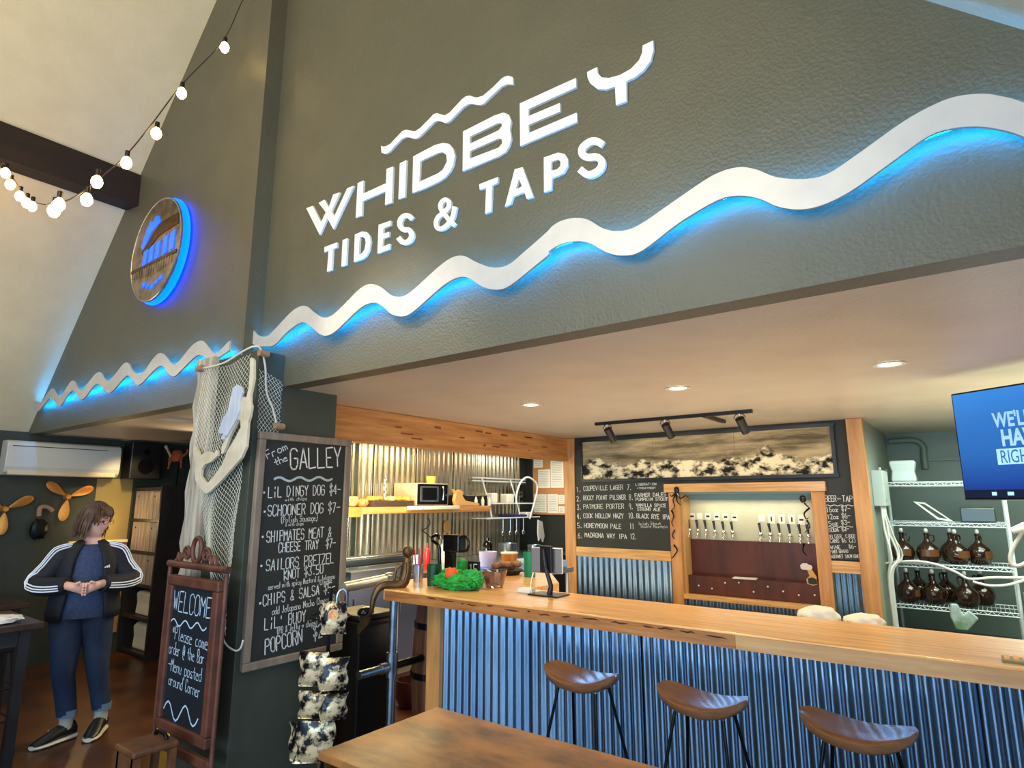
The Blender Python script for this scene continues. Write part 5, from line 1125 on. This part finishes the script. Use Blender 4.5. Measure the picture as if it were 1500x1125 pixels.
M().box((-7.68, 2.92, 1.84), (-7.46, 3.24, 2.24)).build('cabinet', blackM, bs, bevel=.01)
M().tube([(-7.46, 3.08, 1.98), (-7.455, 3.08, 1.98)], .085, 20).build('driver', blackG, bs); M().tube([(-7.46, 3.08, 2.14), (-7.455, 3.08, 2.14)], .035, 16).build('driver', blackG, bs)
bkc = thing('cube_bookcase', 'tall black cube bookcase with plank fronts in the alcove', 'bookcase', (-7.35, 3.3, 0))
xa, xb, ya, yb = -7.69, -7.0, 3.08, 3.50
M().box((xa, ya, 0), (xa+.03, yb, 1.76)).build('side_panel', blackW, bkc); M().box((xb-.03, ya, 0), (xb, yb, 1.76)).build('side_panel', blackW, bkc)
M().box((xa, yb-.01, 0), (xb, yb, 1.76)).build('back_panel', blackW, bkc)
lv = [0, .33, .66, .99, 1.28, 1.73]
zz = [.03, .38, .71, 1.05, 1.39, 1.73]
for z in zz: M().box((xa+.03, ya, z-.015), (xb-.03, yb-.01, z+.015)).build('shelf', blackW, bkc)
for r in (2, 3, 4):
    z0_, z1_ = zz[r]+.02, zz[r+1]-.02
    bxn = thing('plank_crate', ['plank fronted crate in the third cube from the top of the bookcase', 'plank fronted crate in the second cube from the top', 'plank fronted crate in the top cube of the bookcase'][r-2], 'crate', (-7.35, 3.2, z0_), group='plank crates in the black bookcase')
    wd = (xb-xa-.08)/4
    for k in range(4):
        x = xa+.04+k*wd; M().box((x+.002, ya+.01+.002*(k % 2), z0_-.004), (x+wd-.002, ya+.03, z1_)).build('plank', plankM, bxn)
    M().box((xa+.045, ya+.03, z0_-.004), (xb-.045, yb-.03, z1_-.02)).build('box', blackW, bxn)
    for k in (0, 3): M().cyl((xa+.12+k*.13+.0, ya+.006, z1_-.06), (xa+.12+k*.13, ya+.012, z1_-.06), .009, n=8).build('knot', mat('knot_brown', (70, 46, 34), .8), bxn)
for r, lab in ((1, 'upright tan paper sack in the fourth cube of the bookcase'), (0, 'slumped tan paper sack in the lowest cube of the bookcase')):
    z = zz[r]+.016; mb = M(); mb.rings([[Vector((-7.32+sx*.19*k, 3.24+sy*.09*k, z+h)) for sx, sy in ((-1, -1), (1, -1), (1, 1), (-1, 1))] for h, k in ((0, 1), (.12, .94), (.22, 1.02), (.27-.03*r, .8))])
    tag(mb.build('paper_sack', kraft, bevel=.02), lab, 'sack', 'tan sacks in the bookcase')
cr_ = thing('crab_ornament', 'rust orange crab ornament standing on top of the black bookcase', 'ornament', (-7.0, 3.28, 1.76))
oM = mat('rust_orange', (150, 66, 30), .6)
cy = 3.25; cc = onY(259, 668, cy); M().ball(cc, .075, 10, (1.2, .5, .85), lump).build('shell', oM, cr_, smooth=True)
for s in (-1, 1):
    for k in range(3): M().tube(catmull([cc+Vector((s*.07, 0, -.01*k)), cc+Vector((s*(.13), -.01, .02-.05*k)), cc+Vector((s*.15, -.01, -.04-.05*k))], 3), .010, 6).build('leg', oM, cr_, smooth=True)
P = [onY(x, y, cy-.03) for x, y in [(250, 668), (246, 660), (243, 654)]]
M().tube(P, [.014, .012, .018], 8).build('claw', mat('cream_claw', (200, 170, 130), .6), cr_, smooth=True)
P = [onY(x, y, cy-.03) for x, y in [(268, 668), (274, 664), (276, 658)]]
M().tube(P, [.014, .012, .018], 8).build('claw', oM, cr_, smooth=True)
M().tube([cc+Vector((0, .03, 0)), Vector((cc.x-.02, cc.y+.03, 1.762))], .010, 6).build('stand', ironM, cr_)

# high tables and stools on the left
def high_table(lab, x0, x1, y0, y1, z):
    t = thing('high_table', lab, 'table', ((x0+x1)/2, (y0+y1)/2, 0))
    M().box((x0, y0, z-.035), (x1, y1, z)).build('table_top', mat('dark_table', (66, 44, 32), .4, c2=(46, 30, 22), scale=4, stretch=(1, 4, 1)), t, bevel=.004)
    for x in (x0+.05, x1-.10):
        for y in (y0+.05, y1-.10): M().box((x, y, 0), (x+.05, y+.05, z-.035)).build('leg', blackW, t)
    M().box((x0+.08, y0+.08, z-.12), (x1-.08, y1-.08, z-.035)).build('apron', blackW, t)
high_table('dark high table at the left edge with the white cloth on it', -5.15, -4.49, .60, 1.395, .90)
high_table('dark low table behind the nearer table at the left edge', -7.35, -6.45, 1.0, 1.89, .76)
mb = M(); mb.ball((-4.62, 1.19, .925), .06, 12, (1.3, 2.2, .40), lump); tag(mb.build('crumpled_napkin', mat('white_linen', (230, 228, 222), .85), smooth=True), 'crumpled white cloth lying on the dark high table', 'cloth')
def dstool(lab, x, y, h=.66):
    t = thing('dark_stool', lab, 'stool', (x, y, 0), group='dark wooden stools under the left tables')
    M().box((-.16, -.16, h-.035), (.16, .16, h)).build('seat', blackW, t, world=False, bevel=.01)
    for sx in (-1, 1):
        for sy in (-1, 1): M().tube([(.12*sx, .12*sy, h-.03), (.17*sx, .17*sy, 0)], .017, 6).build('leg', blackW, t, world=False)
    for z_ in (.2, .4): M().tube([(.155*a, .155*b, z_) for a, b in ((-1, -1), (1, -1), (1, 1), (-1, 1))], .010, 6, loop=True).build('stretcher', blackW, t, world=False)
dstool('dark wooden stool beside the nearer high table', -4.25, .95); dstool('dark wooden stool tucked behind the nearer high table', -5.35, 1.35)
# little wooden stool near the sign
ls = thing('wooden_step_stool', 'worn brown wooden stool with a handle slot at the sign foot', 'stool', (-3.52, 1.6, 0))
M().box((-3.60, 1.48, .38), (-3.38, 1.70, .41)).build('seat', mat('worn_brown', (120, 78, 44), .5, c2=(84, 52, 30), scale=6), ls, bevel=.01)
M().tube(catmull([(-3.56, 1.66, .41), (-3.54, 1.66, .43), (-3.46, 1.66, .43), (-3.44, 1.66, .41)], 4), .010, 8).build('handle', ironM, ls, smooth=True)
for x in (-3.595, -3.42):
    for y in (1.49, 1.66): M().box((x, y, 0), (x+.035, y+.03, .38)).build('leg', MATS['worn_brown'], ls)
M().box((-3.58, 1.49, .25), (-3.40, 1.51, .38)).build('apron', MATS['worn_brown'], ls)

# ================================================================== PERSON
def skin_body(name, V, E, R, m, parent, levels=1, root=0):
    me = bpy.data.meshes.new(name); me.from_pydata(V, E, []); o = bpy.data.objects.new(name, me); COL.objects.link(o)
    md = o.modifiers.new('skin', 'SKIN'); md.use_smooth_shade = True
    sv = me.skin_vertices[0].data
    for i, r in enumerate(R): sv[i].radius = r if isinstance(r, tuple) else (r, r)
    sv[root].use_root = True
    sb = o.modifiers.new('sub', 'SUBSURF'); sb.levels = levels; sb.render_levels = levels
    bpy.context.view_layer.update()
    m2 = bpy.data.meshes.new_from_object(o.evaluated_get(bpy.context.evaluated_depsgraph_get())); bpy.data.objects.remove(o)
    m2.materials.clear(); m2.materials.append(m)
    for q_ in m2.polygons: q_.use_smooth = True
    return m2
per = thing('person', 'person in navy striped track jacket and dark jeans, hands clasped, looking right', 'person', (-5.15, 1.92, 0), math.radians(70))
cxp = -.095
V = []; E = []; R = []
def av(p, r, link=None):
    V.append(tuple(p)); R.append(r)
    if link is not None: E.append((link, len(V)-1))
    return len(V)-1
pel = av((cxp, 0.01, .93), (.11, .085)); wa = av((cxp, 0, .98), (.145, .11), pel); chs = av((cxp, .0, 1.14), (.15, .105), wa); ut = av((cxp, .01, 1.24), (.125, .085), chs)
nk = av((cxp, .0, 1.30), .052, ut); nk2 = av((cxp+.01, -.01, 1.36), .048, nk)
elb = {}
for s, ex, wx in ((-1, -.375, -.20), (1, .175, .0)):
    hp_ = av((cxp+s*.085, .03, .80), .072, pel); kx = -.165 if s < 0 else .03; ax = -.115 if s < 0 else .085
    yk = -.02 if s < 0 else .03
    kn = av((kx, -.03+yk, .45), .068, hp_); ca = av(((kx+ax)/2, yk, .30), .058, kn); an = av((ax, .0+yk, .12), .042, ca)
    sh_ = av((cxp+s*.16, .01, 1.23), .062, ut); el = av((ex, -.03, 1.03), .050, sh_); wr_ = av((wx, -.20, 1.035), .030, el); pm = av((wx-s*.055, -.235, 1.015), (.034, .028), wr_)
    for k in range(4):
        f1 = av((wx-s*(.085), -.245+.004*k, 1.045-.02*k), .0105, pm); f2 = av((wx-s*(.11), -.262+.006*k, 1.04-.02*k), .0095, f1); f3 = av((wx-s*.105, -.275+.004*k, 1.02-.017*k), .008, f2)
    t1 = av((wx-s*.05, -.262, 1.05), .011, pm); t2 = av((wx-s*.075, -.278, 1.06), .0095, t1)
bodyM = skin_body('body', V, E, R, skin, per, 1)
bd = bpy.data.objects.new('body', bodyM); COL.objects.link(bd); bd.parent = per
# head joined into the body mesh
hc = Vector((-.085, -.02, 1.455)); fyaw = math.radians(52)   # face turned to the right of the picture
def headfn(p):
    q_ = p.copy(); f = max(0, -p.y)
    if p.z < -.1: q_.x *= 1-.28*min(1, (-p.z-.1)*1.1); q_.y *= 1-.08*(-p.z)
    nx = math.exp(-((p.x/.16)**2)); nz = math.exp(-(((p.z+.10)/.20)**2)); q_.y -= .24*nx*nz*(f > .3)*f
    ey = math.exp(-(((abs(p.x)-.36)/.17)**2))*math.exp(-(((p.z-.07)/.13)**2)); q_.y += .07*ey*(f > .3)
    chn = math.exp(-((p.x/.35)**2))*math.exp(-(((p.z+.82)/.2)**2)); q_.y -= .14*chn*(f > .1)
    lipz = math.exp(-(((p.z+.45)/.08)**2))*math.exp(-((p.x/.25)**2)); q_.y -= .05*lipz*(f > .3)
    return q_
hm = M(); hm.ball((0, 0, 0), 1, 22, (.072, .092, .112), headfn); Rh = Matrix.Rotation(fyaw, 3, 'Z')@Matrix.Rotation(.12, 3, 'X')
hv = [Rh@v+hc for v in hm.v]
for s in (-1, 1):
    em = M(); em.ball((s*.073, .012, -.005), .02, 8, (.35, .8, 1.3)); n0 = len(hv); hv += [Rh@v+hc for v in em.v]; hm.f += [tuple(n0+i for i in f) for f in em.f]
bmm = bmesh.new(); bmm.from_mesh(bodyM); vs = [bmm.verts.new(v) for v in hv]
for f in hm.f:
    try: fc = bmm.faces.new([vs[i] for i in f]); fc.smooth = True
    except Exception: pass
bmesh.ops.recalc_face_normals(bmm, faces=bmm.faces); bmm.to_mesh(bodyM); bmm.free()
hp = lambda x, y, z: Rh@Vector((x, y, z))+hc
for s in (-1, 1):
    M().ball(hp(s*.027, -.078, .007), .0095, 8).build('eye', mat('eye_dark', (52, 36, 30), .2), per, smooth=True, world=False)
    M().tube([hp(s*.030+.021*math.cos(t*PI/8), -.103, .004+.017*math.sin(t*PI/8)) for t in range(16)], .0018, 5, loop=True).build('glasses_rim', bronze, per, world=False)
    M().tube([hp(s*.051, -.10, .006), hp(s*.076, -.05, .008), hp(s*.078, .02, .008)], .0018, 5).build('glasses_arm', bronze, per, world=False)
    M().tube([hp(s*.012, -.100, .027), hp(s*.028, -.100, .032), hp(s*.042, -.092, .027)], .003, 5).build('eyebrow', hairM, per, world=False)
M().tube([hp(-.010, -.104, .006), hp(.010, -.104, .006)], .0018, 5).build('glasses_bridge', bronze, per, world=False)
M().tube([hp(-.024, -.094, -.050), hp(-.008, -.103, -.047), hp(.008, -.103, -.047), hp(.024, -.094, -.050)], [.002, .0045, .0045, .002], 6).build('lips', mat('lip_red', (168, 60, 60), .4), per, smooth=True, world=False)
# hair bob
hb_ = M(); R_ = []; NH = 18; NA = 36
for i in range(NH+1):
    v = i/NH; r = []
    for j in range(NA):
        a = 2*PI*j/NA; # a measured from face direction (-y)
        fr_ = math.cos(a); cut = .0 if fr_ < .30 else (fr_-.30)/.70
        zmax = 2.15-1.28*min(1, cut*2.2)          # theta limit: shorter over the face
        th_ = .04+(zmax-.04)*v; k = 1.13+.05*noise.noise(Vector((math.cos(a)*2.5, math.sin(a)*2.5, v*3)))+.10*max(0, v-.5)*(fr_ < .4)
        st = math.sin(min(th_, 1.75)); z_ = math.cos(th_)*1.12
        if th_ > 1.57: z_ = math.cos(1.57)*1.12-(th_-1.57)*1.25
        r.append(hp(math.sin(a)*st*.078*k, -fr_*st*.095*k+.008, z_*.113*1.02+.004+.002*math.sin(j*3)))
    R_.append(r)
hb_.rings(R_, cap=False); ho = hb_.build('hair', hairM, per, smooth=True, world=False)
sm = ho.modifiers.new('solid', 'SOLIDIFY'); sm.thickness = .012; sm.offset = 1
random.seed(21); lk = M()
for i in range(110):
    a = random.uniform(.42*PI if i % 3 else .25*PI, PI)*random.choice((-1, 1)); k = random.uniform(1.16, 1.3); fr_ = math.cos(a); P = []
    low = random.uniform(-1.22, -.85) if fr_ < .3 else random.uniform(-.35, .1); ph = random.uniform(0, 6)
    for t in range(9):
        v = t/8; th_ = .12+v*1.45; st = math.sin(th_) if v < 1 else 1; z_ = math.cos(th_)*1.13 if v < .99 else .0
        if t >= 6: z_ = .12+(low-.12)*(t-5)/3; st = 1.0+.06*math.sin(ph+t)
        wv = .03*math.sin(ph+v*9)
        P.append(hp(math.sin(a+wv)*st*.078*k, -math.cos(a+wv)*st*.095*k+.008, z_*.115+.004))
    lk.tube(catmull(P, 2), [.003]+[.0075]*13+[.005, .0035, .002], 5)
lk.build('hair_locks', mat('light_brown_hair', (98, 66, 40), .55, c2=(60, 40, 26), scale=18), per, smooth=True, world=False, kind='stuff')
for i in range(14):
    a = -.9+i*.11; P = [hp(math.sin(a*.4+.35)*.02, -.02, .122), hp(math.sin(a)*.06, -.075, .105), hp(math.sin(a)*.075, -.105+.02*abs(a), .065), hp(math.sin(a*1.1)*.082, -.104+.04*abs(a), .035+.01*(i % 3))]
    M().tube(catmull(P, 3), [.004]+[.006]*8+[.002], 5).build('fringe_lock', MATS['light_brown_hair'], per, smooth=True, world=False)
# clothing
def ering(c, rx, ry, a0=0, a1=2*PI, n=28, wob=0): return [Vector((c[0]+rx*math.sin(a), c[1]-ry*math.cos(a)*1, c[2]+wob*math.sin(3*a))) for a in [a0+(a1-a0)*j/(n-1) for j in range(n)]]
shm = M(); shm.rings([ering((cxp+dx, 0, z), rx, ry, 0, 2*PI*27/28) for z, rx, ry, dx in ((.80, .175, .135, .0), (.86, .182, .142, 0), (.95, .175, .145, 0), (1.08, .165, .135, 0), (1.19, .16, .118, 0), (1.26, .13, .095, 0), (1.295, .075, .068, 0))], cap=False)
shm.build('shirt', blueS, per, smooth=True, world=False)
jk = M(); gap = .42; Rg = []
for z, rx, ry, g in ((.79, .205, .155, .62), (.84, .212, .16, .60), (.95, .198, .158, .55), (1.08, .188, .148, .5), (1.18, .185, .135, .46), (1.24, .165, .112, .42), (1.28, .115, .088, .42), (1.315, .072, .07, .5)):
    Rg.append(ering((cxp, .0, z), rx, ry, g, 2*PI-g))
n0 = len(jk.v)
for r in Rg: jk.v += r
k = 28
for i in range(len(Rg)-1):
    for j in range(k-1): jk.f.append((i*k+j, i*k+j+1, (i+1)*k+j+1, (i+1)*k+j))
jo = jk.build('jacket', navyJ, per, smooth=True, world=False); so_ = jo.modifiers.new('solid', 'SOLIDIFY'); so_.thickness = .012; so_.offset = 1
for s, ex, wx in ((-1, -.375, -.20), (1, .175, .0)):
    P = catmull([(cxp+s*.09, .01, 1.262), (cxp+s*.155, .01, 1.218), (ex-s*.065, -.0, 1.13), (ex, -.03, 1.045), (ex-s*.06, -.10, 1.025), (wx+s*.0, -.19, 1.035)], 5); k = len(P)
    rr = [(.05+.035*min(1, i/5) if i < 6 else .085-.03*(i-5)/(k-5)) for i in range(k)]
    sl_ = M().tube(P, rr, 16).build('sleeve', navyJ, per, smooth=True, world=False)
    for d_ in (-1, 0, 1):
        PP = []
        for i in range(0, k-1):
            p_ = P[i]; t_ = (P[min(i+1, k-1)]-P[max(i-1, 0)]).normalized(); out = Vector((s*.75, -.55, .25 if i < k*.5 else -.12)); 
            if i > k*.62: out = Vector((s*.2, -.8, -.35)) if False else Vector((s*.35, -.75, -.15))
            out = (out-t_*out.dot(t_)).normalized(); side = t_.cross(out).normalized()
            ang_ = d_*.27; dirn = out*math.cos(ang_)+side*math.sin(ang_); PP.append(p_+dirn*(rr[i]+.0015))
        M().tube(PP, .0048, 6).build('sleeve_stripe', stripeM, sl_, smooth=True, world=False)
# chest logo: small white triangle of three bars
for i, (w_, h_) in enumerate(((.010, .008), (.010, .014), (.010, .020))):
    x = cxp+.098+i*.011; y = -.142+.004*i
    M().quad((x, y-.003, 1.135), (x+w_*.85, y-.0005, 1.135), (x+w_*.85-.003, y-.0005, 1.135+h_), (x-.003, y-.003, 1.135+h_*.85)).build('logo_bar', stripeM, per, world=False)
for s in (-1, 1):
    kx = -.165 if s < 0 else .03; ax = -.115 if s < 0 else .085; yk = -.02 if s < 0 else .03
    P = catmull([(cxp+s*.075, 0, .90), (cxp+s*.088, 0, .76), (kx*.6+(cxp+s*.08)*.4, -.02+yk, .60), (kx, -.03+yk, .45), ((kx+ax)/2, yk, .30), (ax, .0+yk, .155)], 4); k = len(P)
    rr = [.122-.054*min(1, i/(k*.62)) if i < k*.62 else .068-.012*(i/k-.62)/.38 for i in range(k)]
    M().tube(P, rr, 16).build('trouser_leg', denim, per, smooth=True, world=False)
    M().tube([(ax, yk, .195), (ax, yk, .15)], .0585, 16).build('cuff', cuffM, per, smooth=True, world=False)
    M().tube([(ax, yk, .16), (ax, yk, .07)], .042, 14).build('sock', sockM, per, smooth=True, world=False)
    fd = Vector((-.82, -.57, 0)) if s < 0 else Vector((-.30, -.95, 0)); sd_ = Vector((-fd.y, fd.x, 0)); o_ = Vector((ax, yk, 0))+fd*.055
    def shoe(prof, m_, nm, par):
        mb = M(); Rr = []
        for t_, w_, zl, zh in prof: 
            c_ = o_+fd*t_; Rr.append([c_+sd_*(w_*math.cos(a))+Vector((0, 0, zl+(zh-zl)*(.5+.5*math.sin(a)))) for a in [2*PI*j/14 for j in range(14)]])
        mb.rings(Rr); return mb.build(nm, m_, par, smooth=True, world=False)
    sh0 = shoe([(-.125, .025, .02, .09), (-.11, .038, .018, .115), (-.06, .042, .018, .125), (0, .042, .018, .105), (.06, .048, .018, .075), (.11, .045, .018, .055), (.145, .028, .018, .04)], blackM, 'shoe', per)
    shoe([(-.132, .028, .0, .032), (-.11, .043, 0, .034), (0, .046, 0, .03), (.07, .052, 0, .03), (.12, .048, 0, .03), (.152, .028, 0.004, .028)], soleM, 'sole', sh0)
    if s < 0:
        for t_ in (-.03, 0, .03):
            c_ = o_+fd*t_; M().tube([c_-sd_*.043+Vector((0, 0, .04)), c_-sd_*.036+Vector((.0, 0, .085))], .004, 5).build('shoe_stripe', mat('pale_green_stripe', (170, 196, 160), .6), sh0, world=False)
